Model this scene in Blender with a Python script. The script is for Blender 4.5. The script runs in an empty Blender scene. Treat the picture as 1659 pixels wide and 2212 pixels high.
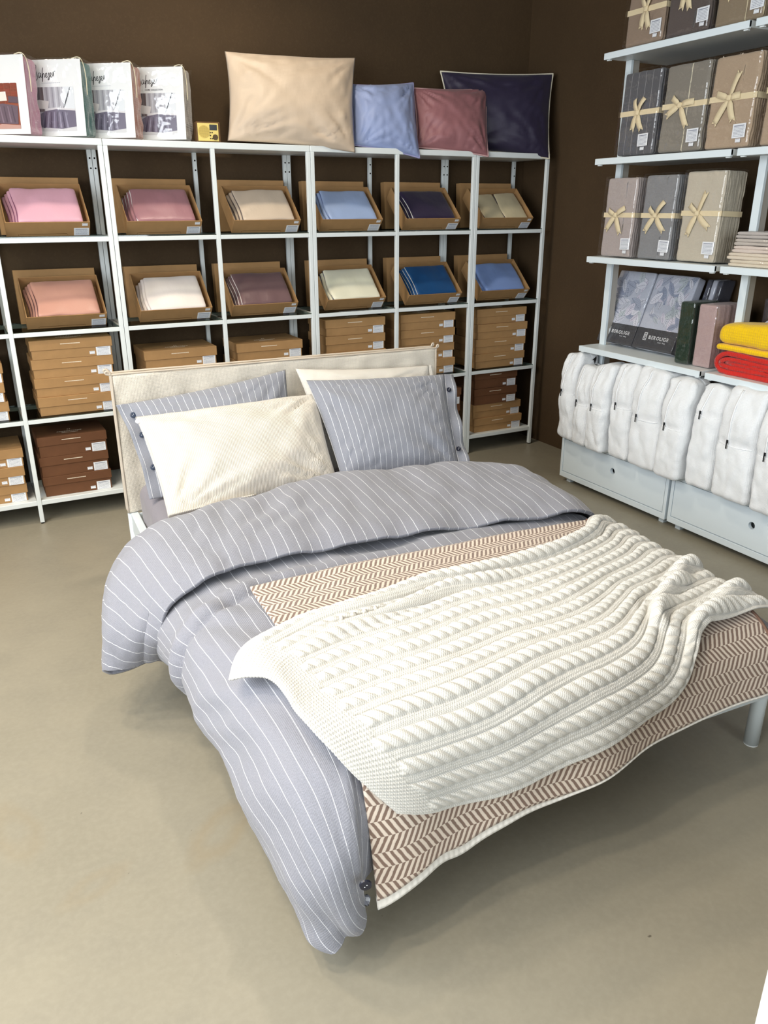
import bpy, math, random
import numpy as np
from mathutils import Vector, Matrix, Euler

# ------------------------------------------------------------------ camera, light, exposure
scn = bpy.context.scene
COL = scn.collection
cam_d = bpy.data.cameras.new('camera'); cam = bpy.data.objects.new('camera', cam_d); COL.objects.link(cam)
cam_d.sensor_fit = 'HORIZONTAL'; cam_d.sensor_width = 36.0; cam_d.lens = 1702.84 * 36 / 1659
cam_d.clip_start = .02
_yaw, _pitch, _roll = .4839, .3693, -.002
_f = Vector((math.sin(_yaw) * math.cos(_pitch), math.cos(_yaw) * math.cos(_pitch), -math.sin(_pitch)))
_r = Vector((math.cos(_yaw), -math.sin(_yaw), 0)); _u = _r.cross(_f)
_r2 = _r * math.cos(_roll) + _u * math.sin(_roll); _u2 = _u * math.cos(_roll) - _r * math.sin(_roll)
cam.matrix_world = Matrix(((_r2.x, _u2.x, -_f.x, -.6911), (_r2.y, _u2.y, -_f.y, -4.0021), (_r2.z, _u2.z, -_f.z, 1.4637), (0, 0, 0, 1)))
scn.camera = cam
vs = scn.view_settings
vs.view_transform = 'Standard'; vs.look = 'None'; vs.gamma = 1.0; vs.use_curve_mapping = False
vs.exposure = 0.22
try:
    scn.cycles.use_denoising = True; scn.cycles.denoiser = 'OPENIMAGEDENOISE'
    scn.cycles.max_bounces = 6; scn.cycles.diffuse_bounces = 3; scn.cycles.glossy_bounces = 2; scn.cycles.transmission_bounces = 2; scn.cycles.transparent_max_bounces = 16
    scn.cycles.caustics_reflective = False; scn.cycles.caustics_refractive = False
    scn.cycles.sample_clamp_indirect = 6.0
    scn.cycles.use_adaptive_sampling = True; scn.cycles.adaptive_threshold = .035; scn.cycles.adaptive_min_samples = 16
except Exception:
    pass

world = bpy.data.worlds.new('overcast_sky'); scn.world = world; world.use_nodes = True
world.node_tree.nodes['Background'].inputs[0].default_value = (.80, .90, 1.0, 1)
world.node_tree.nodes['Background'].inputs[1].default_value = 1.0

RX0, RX1, RY0, RY1, RZ = -2.3, 2.60, -6.4, .372, 3.3     # room box

def area(name, loc, target, sx, sy, power, col):
    d = bpy.data.lights.new(name, 'AREA'); d.shape = 'RECTANGLE'; d.size = sx; d.size_y = sy
    d.energy = power; d.color = col
    o = bpy.data.objects.new(name, d); COL.objects.link(o); o.location = loc
    o.rotation_euler = (Vector(target) - Vector(loc)).to_track_quat('-Z', 'Y').to_euler()
    return o
# daylight falling through the shop window behind the camera and the one in the left wall
area('daylight_front', (-.2, RY0 + .08, 1.85), (-.2, 0, 1.85), 3.4, 1.8, 66, (.88, .95, 1.0))
area('daylight_left', (RX0 + .08, -2.9, 1.85), (2, -2.9, 1.85), 3.4, 1.8, 125, (.92, .96, 1.0))
LAMPS = [(-1.5, -.6), (-1.0, -1.5), (-1.7, -1.9), (-1.1, -2.7), (-1.7, -3.3), (.5, -.6)]
LAMP_W = 64.0

# ------------------------------------------------------------------ helpers
rng = np.random.default_rng(7)
random.seed(7)
def lin(c):
    return tuple(((x / 255) / 12.92 if x / 255 <= .04045 else ((x / 255 + .055) / 1.055) ** 2.4) for x in c) + (1,)

_perm = np.random.default_rng(3).permutation(256); _perm = np.concatenate([_perm, _perm])
_g3 = np.random.default_rng(4).normal(size=(256, 3)); _g3 /= np.linalg.norm(_g3, axis=1, keepdims=True)
def noise(x, y, z=0.0):
    x, y, z = np.broadcast_arrays(np.asarray(x, float), np.asarray(y, float), np.asarray(z, float))
    xi, yi, zi = np.floor(x).astype(int), np.floor(y).astype(int), np.floor(z).astype(int)
    xf, yf, zf = x - xi, y - yi, z - zi
    s = lambda t: t * t * t * (t * (t * 6 - 15) + 10)
    u, v, w = s(xf), s(yf), s(zf)
    def g(i, j, k):
        h = _perm[(_perm[(_perm[(xi + i) & 255] + yi + j) & 255] + zi + k) & 255]
        gr = _g3[h]
        return gr[..., 0] * (xf - i) + gr[..., 1] * (yf - j) + gr[..., 2] * (zf - k)
    l = lambda a, b, t: a + t * (b - a)
    return 1.6 * l(l(l(g(0, 0, 0), g(1, 0, 0), u), l(g(0, 1, 0), g(1, 1, 0), u), v),
                   l(l(g(0, 0, 1), g(1, 0, 1), u), l(g(0, 1, 1), g(1, 1, 1), u), v), w)
def fbm(x, y, z=0.0, o=4):
    r = 0; a = 1.0
    for k in range(o):
        r = r + a * noise(np.asarray(x) * 2 ** k + 17 * k, np.asarray(y) * 2 ** k + 5 * k, np.asarray(z) * 2 ** k); a *= .5
    return r
def ridged(x, y, z=0.0):
    return 1 - np.abs(noise(x, y, z)) * 2

def smooth(a, b, x):
    t = np.clip((x - a) / (b - a), 0, 1); return t * t * (3 - 2 * t)

# ---- materials
MATS = {}
class NT:
    def __init__(s, name):
        s.m = bpy.data.materials.new(name); s.m.use_nodes = True
        s.t = s.m.node_tree; s.p = s.t.nodes['Principled BSDF']; s.out = s.t.nodes['Material Output']
    def n(s, typ, ins=None, **kw):
        nd = s.t.nodes.new(typ)
        for k, v in kw.items(): setattr(nd, k, v)
        for k, v in (ins or {}).items(): s.set(nd, k, v)
        return nd
    def set(s, nd, k, v):
        if isinstance(v, bpy.types.NodeSocket): s.t.links.new(v, nd.inputs[k])
        else: nd.inputs[k].default_value = v
    def m_(s, op, a, b=0.0, c=0.0):
        nd = s.t.nodes.new('ShaderNodeMath'); nd.operation = op
        s.set(nd, 0, a); s.set(nd, 1, b); s.set(nd, 2, c); return nd.outputs[0]
    def mix(s, f, a, b):
        nd = s.t.nodes.new('ShaderNodeMix'); nd.data_type = 'RGBA'
        s.set(nd, 0, f); s.set(nd, 6, a); s.set(nd, 7, b); return nd.outputs[2]
    def coord(s, uv=False):
        return s.n('ShaderNodeTexCoord').outputs['UV' if uv else 'Object']
    def noise(s, vec, scale, detail=3.0, rough=.55, scl=None):
        if scl: vec = s.n('ShaderNodeMapping', {'Vector': vec, 'Scale': scl}).outputs[0]
        return s.n('ShaderNodeTexNoise', {'Vector': vec, 'Scale': scale, 'Detail': detail, 'Roughness': rough}).outputs[0]
    def ramp(s, f, a, b):
        return s.n('ShaderNodeMapRange', {0: f, 1: a, 2: b, 3: 0.0, 4: 1.0}).outputs[0]
    def bump(s, h, strength=.3, dist=.002):
        s.t.links.new(s.n('ShaderNodeBump', {'Height': h, 'Strength': strength, 'Distance': dist}).outputs[0], s.p.inputs['Normal'])
    def base(s, c, rough=.6, spec=.5, metal=0.0, sheen=0.0, coat=0.0):
        s.set(s.p, 'Base Color', c); s.set(s.p, 'Roughness', rough); s.p.inputs['Specular IOR Level'].default_value = spec
        s.p.inputs['Metallic'].default_value = metal; s.p.inputs['Sheen Weight'].default_value = sheen; s.p.inputs['Coat Weight'].default_value = coat

def plain(name, rgb, rough=.5, spec=.5, metal=0.0, var=0.0, vscale=8.0, bump=0.0, bscale=60.0, coat=0.0, emit=0.0):
    if name in MATS: return MATS[name]
    k = NT(name); c = lin(rgb)
    if var:
        d = tuple(x * (1 - var) for x in c[:3]) + (1,); l = tuple(min(1, x * (1 + var)) for x in c[:3]) + (1,)
        c = k.mix(k.ramp(k.noise(k.coord(), vscale, 4), .3, .7), d, l)
    k.base(c, rough, spec, metal, coat=coat)
    if bump: k.bump(k.noise(k.coord(), bscale, 4), bump, .002)
    if emit:
        k.p.inputs['Emission Color'].default_value = lin(rgb); k.p.inputs['Emission Strength'].default_value = emit
    MATS[name] = k.m; return k.m

def fabric(name, rgb, rough=.85, sheen=.2, weave=900.0, mott=.10, spec=.3, stripes=None, axis='X', bump=.25, satin=False):
    """woven cloth with UVs in metres; stripes = (pitch, width, rgb)"""
    if name in MATS: return MATS[name]
    k = NT(name); uv = k.coord(True); c = lin(rgb)
    dk = tuple(x * (1 - mott) for x in c[:3]) + (1,); lt = tuple(min(1, x * (1 + mott)) for x in c[:3]) + (1,)
    n1 = k.noise(uv, 160, 3, .7, (1, 3.5, 1)); n2 = k.noise(uv, 420, 2, .7, (3.0, 1, 1))
    mt = k.ramp(k.m_('ADD', k.m_('MULTIPLY', n1, .5), k.m_('MULTIPLY', n2, .5)), .35, .65)
    col = k.mix(mt, dk, lt)
    if stripes:
        pitch, wd, srgb = stripes
        sx = k.n('ShaderNodeSeparateXYZ', {0: uv})
        wob = k.m_('MULTIPLY', k.m_('SUBTRACT', k.noise(uv, 6, 2), .5), .006)
        f = k.m_('FRACT', k.m_('DIVIDE', k.m_('ADD', sx.outputs[axis], wob), pitch))
        msk = k.m_('LESS_THAN', f, wd / pitch)
        msk = k.m_('MULTIPLY', msk, k.ramp(k.noise(uv, 90, 2), .2, .45))
        col = k.mix(msk, col, lin(srgb))
    k.base(col, rough, spec, sheen=sheen)
    if not satin:
        sx2 = k.n('ShaderNodeSeparateXYZ', {0: uv})
        w = k.m_('ADD', k.m_('SINE', k.m_('MULTIPLY', sx2.outputs[0], weave * 2.2)), k.m_('SINE', k.m_('MULTIPLY', sx2.outputs[1], weave * 2.2)))
        h = k.m_('ADD', k.m_('MULTIPLY', w, .12), k.m_('MULTIPLY', k.noise(uv, 25, 4, .6), 1.2))
        k.bump(h, bump, .004)
    else:
        k.bump(k.noise(uv, 22, 3, .5, (1, .5, 1)), bump * .6, .006)
    MATS[name] = k.m; return k.m

def herringbone(name):
    if name in MATS: return MATS[name]
    k = NT(name); uv = k.coord(True); sx = k.n('ShaderNodeSeparateXYZ', {0: uv})
    wob = k.m_('MULTIPLY', k.m_('SUBTRACT', k.noise(uv, 60, 2), .5), .004)
    u = k.m_('ADD', sx.outputs[0], wob); v = sx.outputs[1]
    band, per = .033, .0155
    bi = k.m_('FLOOR', k.m_('DIVIDE', v, band))
    odd = k.m_('MODULO', bi, 2.0)
    fv = k.m_('FRACT', k.m_('DIVIDE', v, band))
    tri = k.m_('MULTIPLY', k.m_('SUBTRACT', fv, .5), k.m_('SUBTRACT', k.m_('MULTIPLY', odd, 2.0), 1.0))
    ph = k.m_('ADD', k.m_('DIVIDE', u, per), k.m_('ADD', k.m_('MULTIPLY', tri, 1.25), k.m_('MULTIPLY', odd, .5)))
    s = k.m_('SINE', k.m_('MULTIPLY', ph, 2 * math.pi))
    msk = k.ramp(k.m_('ADD', s, k.m_('MULTIPLY', k.m_('SUBTRACT', k.noise(uv, 700, 2), .5), 1.2)), -.35, .35)
    fz = k.noise(uv, 900, 2, .7)
    lt = k.mix(fz, lin((214, 196, 178)), lin((240, 228, 214))); dk = k.mix(fz, lin((112, 90, 78)), lin((150, 126, 112)))
    k.base(k.mix(msk, lt, dk), .95, .2, sheen=.3)
    k.bump(k.m_('ADD', k.m_('MULTIPLY', s, -.25), fz), .35, .003)
    MATS[name] = k.m; return k.m

def ribbed(name, rgb, pitch=.0065, axis='X'):
    if name in MATS: return MATS[name]
    k = NT(name); uv = k.coord(True); sx = k.n('ShaderNodeSeparateXYZ', {0: uv})
    s = k.m_('SINE', k.m_('MULTIPLY', sx.outputs[axis], 2 * math.pi / pitch))
    c = lin(rgb); dk = (c[0] * .84, c[1] * .80, c[2] * .74, 1)
    k.base(k.mix(k.ramp(s, -.9, .3), dk, c), .95, .2, sheen=.4)
    k.bump(k.m_('ADD', k.m_('MULTIPLY', s, .5), k.m_('MULTIPLY', k.noise(uv, 30, 4), 2.0)), .4, .002)
    MATS[name] = k.m; return k.m

def clear_film(name, fac=.10, rough=.12, tint=(255, 255, 255), bs=14.0, bstr=.55):
    if name in MATS: return MATS[name]
    k = NT(name); t = k.t
    tr = k.n('ShaderNodeBsdfTransparent', {0: lin(tint)})
    gl = k.n('ShaderNodeBsdfGlossy', {'Color': (1, 1, 1, 1), 'Roughness': rough})
    if bstr:
        b = k.n('ShaderNodeBump', {'Height': k.noise(k.coord(), bs, 3, .5), 'Strength': bstr, 'Distance': .02})
        t.links.new(b.outputs[0], gl.inputs['Normal'])
    mx = k.n('ShaderNodeMixShader', {0: fac}); t.links.new(tr.outputs[0], mx.inputs[1]); t.links.new(gl.outputs[0], mx.inputs[2])
    t.links.new(mx.outputs[0], k.out.inputs[0]); t.nodes.remove(k.p)
    MATS[name] = k.m; return k.m

def vcol_mat(name, rough=.4):
    if name in MATS: return MATS[name]
    k = NT(name); a = k.n('ShaderNodeVertexColor', layer_name='Col'); k.base(a.outputs[0], rough); MATS[name] = k.m; return k.m

# ---- objects
def link(name, me, mat=None, parent=None, loc=None, rot=None, mw=None):
    o = bpy.data.objects.new(name, me); COL.objects.link(o)
    if mat is not None and me is not None and not me.materials: me.materials.append(mat)
    if parent is not None: o.parent = parent
    if mw is not None: o.matrix_local = mw
    if loc is not None: o.location = loc
    if rot is not None: o.rotation_euler = rot
    return o
def tag(o, label, cat, group=None, kind=None):
    o['label'] = label
    if cat: o['category'] = cat
    if group: o['group'] = group
    if kind: o['kind'] = kind
    return o
def struct(o, label=None):
    o['kind'] = 'structure'
    if label: o['label'] = label
    return o
def empty(name, loc=(0, 0, 0), rot=(0, 0, 0)):
    o = bpy.data.objects.new(name, None); COL.objects.link(o); o.location = loc; o.rotation_euler = rot
    o.empty_display_size = .05
    return o
class MB:
    """collects polygons, builds one mesh"""
    def __init__(s): s.v = []; s.f = []; s.c = []
    def add(s, vs, fs, col=None):
        b = len(s.v); s.v += [tuple(map(float, p)) for p in vs]; s.f += [tuple(i + b for i in f) for f in fs]; s.c += [col] * len(fs); return s
    def box(s, lo, hi, ch=0.0, mw=None, col=None):
        x0, y0, z0 = lo; x1, y1, z1 = hi
        if ch <= 0:
            vs = [(x0, y0, z0), (x1, y0, z0), (x1, y1, z0), (x0, y1, z0), (x0, y0, z1), (x1, y0, z1), (x1, y1, z1), (x0, y1, z1)]
            fs = [(0, 3, 2, 1), (4, 5, 6, 7), (0, 1, 5, 4), (1, 2, 6, 5), (2, 3, 7, 6), (3, 0, 4, 7)]
        else:
            vs = []; fs = []; idx = {}
            L = (x0, y0, z0); Hh = (x1, y1, z1)
            for sx in (0, 1):
                for sy in (0, 1):
                    for sz in (0, 1):
                        for ax in range(3):
                            p = [L[i] if not q else Hh[i] for i, q in enumerate((sx, sy, sz))]
                            for i, q in enumerate((sx, sy, sz)):
                                if i != ax: p[i] += ch if not q else -ch
                            idx[(sx, sy, sz, ax)] = len(vs); vs.append(p)
            for ax in range(3):
                a, b = [i for i in range(3) if i != ax]
                for q in (0, 1):
                    def key(i, j):
                        k = [0, 0, 0]; k[ax] = q; k[a] = i; k[b] = j; return tuple(k) + (ax,)
                    fs.append(tuple(idx[key(i, j)] for i, j in ((0, 0), (1, 0), (1, 1), (0, 1))))
                for i in (0, 1):
                    for j in (0, 1):
                        k0 = [0, 0, 0]; k0[a] = i; k0[b] = j; k1 = list(k0); k1[ax] = 1
                        fs.append((idx[tuple(k0) + (a,)], idx[tuple(k1) + (a,)], idx[tuple(k1) + (b,)], idx[tuple(k0) + (b,)]))
            for k in [(i, j, l) for i in (0, 1) for j in (0, 1) for l in (0, 1)]:
                fs.append((idx[k + (0,)], idx[k + (1,)], idx[k + (2,)]))
            ctr = np.array([(x0 + x1) / 2, (y0 + y1) / 2, (z0 + z1) / 2]); V = np.array(vs)
            g = []
            for f in fs:
                P = V[list(f)]; nn = np.cross(P[1] - P[0], P[2] - P[0])
                g.append(f if nn @ (P.mean(0) - ctr) > 0 else f[::-1])
            fs = g
        if mw is not None: vs = [mw @ Vector(p) for p in vs]
        return s.add(vs, fs, col)
    def cyl(s, p0, p1, r0, r1=None, n=16, cap=True):
        r1 = r0 if r1 is None else r1
        p0 = Vector(p0); p1 = Vector(p1); d = (p1 - p0).normalized()
        a = d.orthogonal().normalized(); b = d.cross(a); vs = []; fs = []
        for k in range(n):
            t = 2 * math.pi * k / n; w = a * math.cos(t) + b * math.sin(t); vs += [p0 + w * r0, p1 + w * r1]
        for k in range(n):
            j = (k + 1) % n; fs.append((2 * k, 2 * j, 2 * j + 1, 2 * k + 1))
        if cap: fs.append(tuple(2 * k for k in range(n))[::-1]); fs.append(tuple(2 * k + 1 for k in range(n)))
        return s.add(vs, fs)
    def tube(s, pts, r, n=8, closed=False):
        P = np.array([tuple(p) for p in pts], float); m = len(P); vs = []; fs = []; prev = None
        for i in range(m):
            if closed: t = P[(i + 1) % m] - P[i - 1]
            else: t = P[min(i + 1, m - 1)] - P[max(i - 1, 0)]
            t = t / (np.linalg.norm(t) + 1e-12)
            if prev is None:
                a = np.cross(t, (0, 0, 1));
                if np.linalg.norm(a) < .1: a = np.cross(t, (0, 1, 0))
            else: a = prev - t * (prev @ t)
            a /= np.linalg.norm(a) + 1e-12; prev = a; b = np.cross(t, a)
            for k in range(n):
                q = 2 * math.pi * k / n; vs.append(P[i] + r * (a * math.cos(q) + b * math.sin(q)))
        for i in range(m if closed else m - 1):
            j = (i + 1) % m
            for k in range(n):
                l = (k + 1) % n; fs.append((i * n + k, i * n + l, j * n + l, j * n + k))
        if not closed: fs.append(tuple(range(n))[::-1]); fs.append(tuple((m - 1) * n + k for k in range(n)))
        return s.add(vs, fs)
    def ribbon(s, pts, widths, wdirs, th=.0012):
        """flat strip with thickness: pts, half widths, width directions"""
        m = len(pts); vs = []; fs = []
        P = [Vector(p) for p in pts]
        for i in range(m):
            t = (P[min(i + 1, m - 1)] - P[max(i - 1, 0)]).normalized(); w = Vector(wdirs[i]).normalized()
            nn = t.cross(w).normalized() * th / 2
            for q in (P[i] - w * widths[i] + nn, P[i] + w * widths[i] + nn, P[i] + w * widths[i] - nn, P[i] - w * widths[i] - nn): vs.append(q)
        for i in range(m - 1):
            for k in range(4):
                l = (k + 1) % 4; fs.append((4 * i + k, 4 * i + l, 4 * i + 4 + l, 4 * i + 4 + k))
        fs.append((3, 2, 1, 0)); b = 4 * (m - 1); fs.append((b, b + 1, b + 2, b + 3))
        return s.add(vs, fs)
    def mesh(s, name, smooth_=False):
        me = bpy.data.meshes.new(name); me.from_pydata(s.v, [], s.f); me.update()
        if any(c is not None for c in s.c):
            at = me.color_attributes.new('Col', 'FLOAT_COLOR', 'CORNER')
            for p in me.polygons:
                c = s.c[p.index] or (1, 1, 1, 1)
                for li in p.loop_indices: at.data[li].color = c
        if smooth_: me.polygons.foreach_set('use_smooth', [True] * len(me.polygons))
        return me
    def build(s, name, mat, parent=None, smooth_=False, **kw):
        return link(name, s.mesh(name, smooth_), mat, parent, **kw)

def np_mesh(name, V, F, UV=None, smooth_=True):
    V = np.asarray(V, float); F = np.asarray(F, int); me = bpy.data.meshes.new(name)
    me.vertices.add(len(V)); me.vertices.foreach_set('co', V.ravel())
    n = F.shape[1]; me.loops.add(F.size); me.loops.foreach_set('vertex_index', F.ravel())
    me.polygons.add(len(F)); me.polygons.foreach_set('loop_start', np.arange(0, F.size, n)); me.polygons.foreach_set('loop_total', np.full(len(F), n))
    if smooth_: me.polygons.foreach_set('use_smooth', np.ones(len(F), bool))
    if UV is not None:
        l = me.uv_layers.new(name='UVMap'); l.data.foreach_set('uv', np.asarray(UV, float).reshape(-1, 2).ravel())
    me.update(calc_edges=True); me.validate(); return me
def grid_faces(nv, nu):
    i = np.arange(nv * nu).reshape(nv, nu)
    return np.stack([i[:-1, :-1], i[:-1, 1:], i[1:, 1:], i[1:, :-1]], -1).reshape(-1, 4)
def sheet(name, P, UV, mat, parent=None, thick=0.0, flip=False, offset=-1.0, **kw):
    nv, nu = P.shape[:2]; F = grid_faces(nv, nu)
    if flip: F = F[:, ::-1]
    uv = UV.reshape(-1, 2)[F]
    o = link(name, np_mesh(name, P.reshape(-1, 3), F, uv), mat, parent, **kw)
    if thick:
        m = o.modifiers.new('thickness', 'SOLIDIFY'); m.thickness = thick; m.offset = offset
    return o
def grid_normals(P):
    du = np.gradient(P, axis=1); dv = np.gradient(P, axis=0); n = np.cross(du, dv)
    return n / (np.linalg.norm(n, axis=-1, keepdims=True) + 1e-12)
def cr_axis(P, n, axis):
    """Catmull-Rom resample of a control array along one axis to n samples"""
    P = np.moveaxis(np.asarray(P, float), axis, 0); m = len(P)
    t = np.linspace(0, m - 1, n); i = np.minimum(t.astype(int), m - 2); f = (t - i).reshape((-1,) + (1,) * (P.ndim - 1))
    p0 = P[np.maximum(i - 1, 0)]; p1 = P[i]; p2 = P[i + 1]; p3 = P[np.minimum(i + 2, m - 1)]
    Q = .5 * (2 * p1 + (p2 - p0) * f + (2 * p0 - 5 * p1 + 4 * p2 - p3) * f ** 2 + (3 * p1 - p0 - 3 * p2 + p3) * f ** 3)
    return np.moveaxis(Q, 0, axis)
def spline(pts, n): return cr_axis(np.array(pts, float), n, 0)

_cube = {}
def cube_grid(n):
    if n in _cube: return _cube[n]
    t = np.linspace(-1, 1, n + 1); A, B_ = np.meshgrid(t, t); one = np.ones_like(A); V = []; F = []; ax = []
    for k, (P, fl) in enumerate(((np.stack([A, -one, B_], -1), 0), (np.stack([A, one, B_], -1), 1), (np.stack([-one, A, B_], -1), 1), (np.stack([one, A, B_], -1), 0), (np.stack([A, B_, -one], -1), 1), (np.stack([A, B_, one], -1), 0))):
        f = grid_faces(n + 1, n + 1); f = f[:, ::-1] if fl else f
        F.append(f + k * (n + 1) ** 2); V.append(P.reshape(-1, 3)); ax.append(np.full(len(f), k // 2))
    V = np.concatenate(V); F = np.concatenate(F); ax = np.concatenate(ax)
    key = np.round(V * 1e5).astype(int); _, first, inv = np.unique(key, axis=0, return_index=True, return_inverse=True)
    _cube[n] = (V[first], inv.reshape(-1)[F], ax); return _cube[n]
def soft_box(w, d, h, r, n=10, amp=0.0, freq=12.0, seed=0.0, bulge=(0, 0, 0), fn=None, uvrot=False):
    """rounded box, x 0..w, y 0..d, z 0..h, with UVs in metres"""
    q, F, ax = cube_grid(n); half = np.array([w, d, h]) / 2
    # pull the sample lines towards the edges so that the rounding is sampled
    g = np.sign(q) * (1 - (1 - np.abs(q)) ** 1.35)
    p = g * half; rr = np.minimum(r, half * .98); inner = np.clip(p, -(half - rr), half - rr); dv = p - inner
    L = np.sqrt(((dv / rr) ** 2).sum(1, keepdims=True)); pp = inner + dv / np.maximum(L, 1e-9)
    for a in range(3):
        o = [i for i in range(3) if i != a]
        if bulge[a]: pp[:, a] += np.sign(p[:, a]) * (np.abs(q[:, a]) > .5) * bulge[a] * (1 - q[:, o[0]] ** 2) * (1 - q[:, o[1]] ** 2)
    nn = q / np.linalg.norm(q, axis=1, keepdims=True)
    if amp:
        pp = pp + nn * (amp * fbm(pp[:, 0] * freq + seed, pp[:, 1] * freq + seed * 1.7, pp[:, 2] * freq, 3))[:, None]
    pp = pp + half
    if fn: pp = fn(pp, q)
    a, b = np.array([[0, 2], [1, 2], [0, 1]])[ax].T
    P = pp[F]; U = np.take_along_axis(P, a[:, None, None].repeat(4, 1), 2)[..., 0]; Vv = np.take_along_axis(P, b[:, None, None].repeat(4, 1), 2)[..., 0]
    uv = np.stack([Vv, U] if uvrot else [U, Vv], -1)
    return pp, F, uv
def soft_obj(name, mat, parent=None, args=None, **kw):
    V, F, uv = soft_box(**args); return link(name, np_mesh(name, V, F, uv), mat, parent, **kw)
def text_mesh(s, size, bold=0.0, shear=0.0, space=1.0):
    c = bpy.data.curves.new('lettering', 'FONT'); c.body = s; c.size = size; c.offset = bold; c.shear = shear; c.space_character = space
    c.extrude = .0002; o = bpy.data.objects.new('lettering', c); me = bpy.data.meshes.new_from_object(o)
    bpy.data.objects.remove(o); bpy.data.curves.remove(c); return me
def copy_tree(o, parent=None):
    c = o.copy(); COL.objects.link(c); c.parent = parent
    for ch in o.children: copy_tree(ch, c)
    return c
FACE = Matrix(((1, 0, 0, 0), (0, 0, -1, 0), (0, 1, 0, 0), (0, 0, 0, 1)))   # local xy drawing onto a front face that looks to -y

# ------------------------------------------------------------------ materials in use
WHITE = plain('white_lacquer', (236, 240, 240), .38, .5)
WHITE_M = plain('white_powder_coat', (232, 238, 238), .42, .5)
PALE_M = plain('pale_blue_white_metal', (226, 236, 240), .35, .5)
KRAFT = plain('kraft_card', (172, 134, 90), .8, .25, var=.06, vscale=20, bump=.08, bscale=300)
KRAFT_IN = plain('kraft_card_inside', (170, 132, 88), .85, .2, var=.05, vscale=15)
KRAFT_D = plain('brown_card', (108, 72, 48), .75, .25, var=.06, vscale=20)
PAPER = plain('label_paper', (238, 240, 244), .6, .4)
INK = plain('label_ink', (150, 155, 170), .7, .2)
PRINT_W = plain('white_print', (235, 222, 200), .6, .3)
BLACK = plain('black_print', (30, 30, 32), .5, .4)
DARK_HOLE = plain('dark_hole', (14, 12, 10), .9, .1)
GLASS = clear_film('shelf_glass', .12, .03, (205, 214, 212), bstr=0)
FILM = clear_film('clear_film', .06, .10, bs=11, bstr=.8)
FILM_S = clear_film('clear_film_shiny', .085, .10, bs=7, bstr=.8)
RIBBON = fabric('ribbon_cotton', (232, 214, 176), .8, .1, 700, .05)

# ------------------------------------------------------------------ room shell
def floor_mat():
    k = NT('polished_concrete'); co = k.coord()
    n1 = k.noise(co, .9, 5, .6); n2 = k.noise(co, 5, 6, .65); n3 = k.noise(co, 60, 4, .6)
    c = k.mix(k.ramp(n1, .3, .7), lin((142, 136, 120)), lin((158, 151, 134)))
    c = k.mix(k.m_('MULTIPLY', k.ramp(n2, .45, .75), .45), c, lin((134, 129, 116)))
    c = k.mix(k.m_('MULTIPLY', k.ramp(n3, .4, .7), .25), c, lin((166, 159, 142)))
    spk = k.ramp(k.noise(co, 42, 1, .4), .80, .84)                      # specks of grit
    c = k.mix(k.m_('MULTIPLY', spk, .8), c, lin((70, 62, 52)))
    def blot(x, y, rx, ry, rot):
        mp = k.n('ShaderNodeMapping', {'Vector': co, 'Location': (0, 0, 0)}, vector_type='TEXTURE')
        mp.inputs['Location'].default_value = (x, y, 0); mp.inputs['Rotation'].default_value = (0, 0, rot); mp.inputs['Scale'].default_value = (rx, ry, 1)
        ln = k.n('ShaderNodeVectorMath', {0: mp.outputs[0]}, operation='LENGTH').outputs['Value']
        return k.m_('ADD', ln, k.m_('MULTIPLY', k.m_('SUBTRACT', k.noise(co, 14, 3), .5), .9))
    for x, y, rx, ry, rot, a in ((-.33, -2.43, .10, .045, .7, .16), (-.64, -2.46, .07, .03, .4, .10), (-.79, -2.19, .045, .10, .2, .10)):   # rusty water stains
        d = blot(x, y, rx, ry, rot)
        ring = k.m_('MULTIPLY', k.m_('MULTIPLY', k.ramp(d, .2, .95), k.ramp(d, 1.5, .9)), a)
        c = k.mix(ring, c, lin((150, 118, 60)))
    k.base(c, k.m_('ADD', .33, k.m_('MULTIPLY', n2, .14)), .45)
    k.bump(k.m_('ADD', k.m_('MULTIPLY', n2, .6), k.m_('MULTIPLY', n3, .15)), .10, .004)
    return k.m
def wall_mat():
    k = NT('brown_plaster'); co = k.coord()
    n1 = k.noise(co, 1.4, 4, .6); n2 = k.noise(co, 90, 5, .7)
    c = k.mix(k.ramp(n1, .3, .7), lin((69, 53, 35)), lin((80, 62, 41)))
    c = k.mix(k.m_('MULTIPLY', k.ramp(n2, .5, .8), .35), c, lin((96, 77, 54)))
    k.base(c, .8, .3); k.bump(k.m_('ADD', n2, k.noise(co, 18, 3)), .35, .004); return k.m
FLOOR = floor_mat(); WALL = wall_mat()
CEIL = plain('grey_ceiling_paint', (150, 146, 138), .85, .2)
T = .12
struct(MB().box((RX0 - T, RY0 - T, -.1), (RX1 + T, RY1 + T, 0)).build('floor', FLOOR), 'grey beige polished concrete floor with rusty stains')
struct(MB().box((RX0 - T, RY1, 0), (RX1 + T, RY1 + T, RZ)).build('wall_back', WALL), 'dark brown plastered back wall behind the shelves')
struct(MB().box((RX1, RY0 - T, 0), (RX1 + T, RY1, RZ)).build('wall_right', WALL), 'dark brown plastered right wall')
struct(MB().box((RX0 - T, RY0 - T, RZ), (RX1 + T, RY1 + T, RZ + .1)).build('ceiling', CEIL), 'grey shop ceiling')
def wall_with_opening(name, along_x, pos, a0, a1, o0, o1, z0, z1):
    m = MB()
    for lo, hi, zl, zh in ((a0, o0, 0, RZ), (o1, a1, 0, RZ), (o0, o1, 0, z0), (o0, o1, z1, RZ)):
        if along_x: m.box((lo, pos - T, zl), (hi, pos, zh))
        else: m.box((pos - T, lo, zl), (pos, hi, zh))
    return m.build(name, WALL)
struct(wall_with_opening('wall_front', True, RY0, RX0 - T, RX1, -1.9, 1.5, .95, 2.75), 'brown front wall with the shop window')
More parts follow.
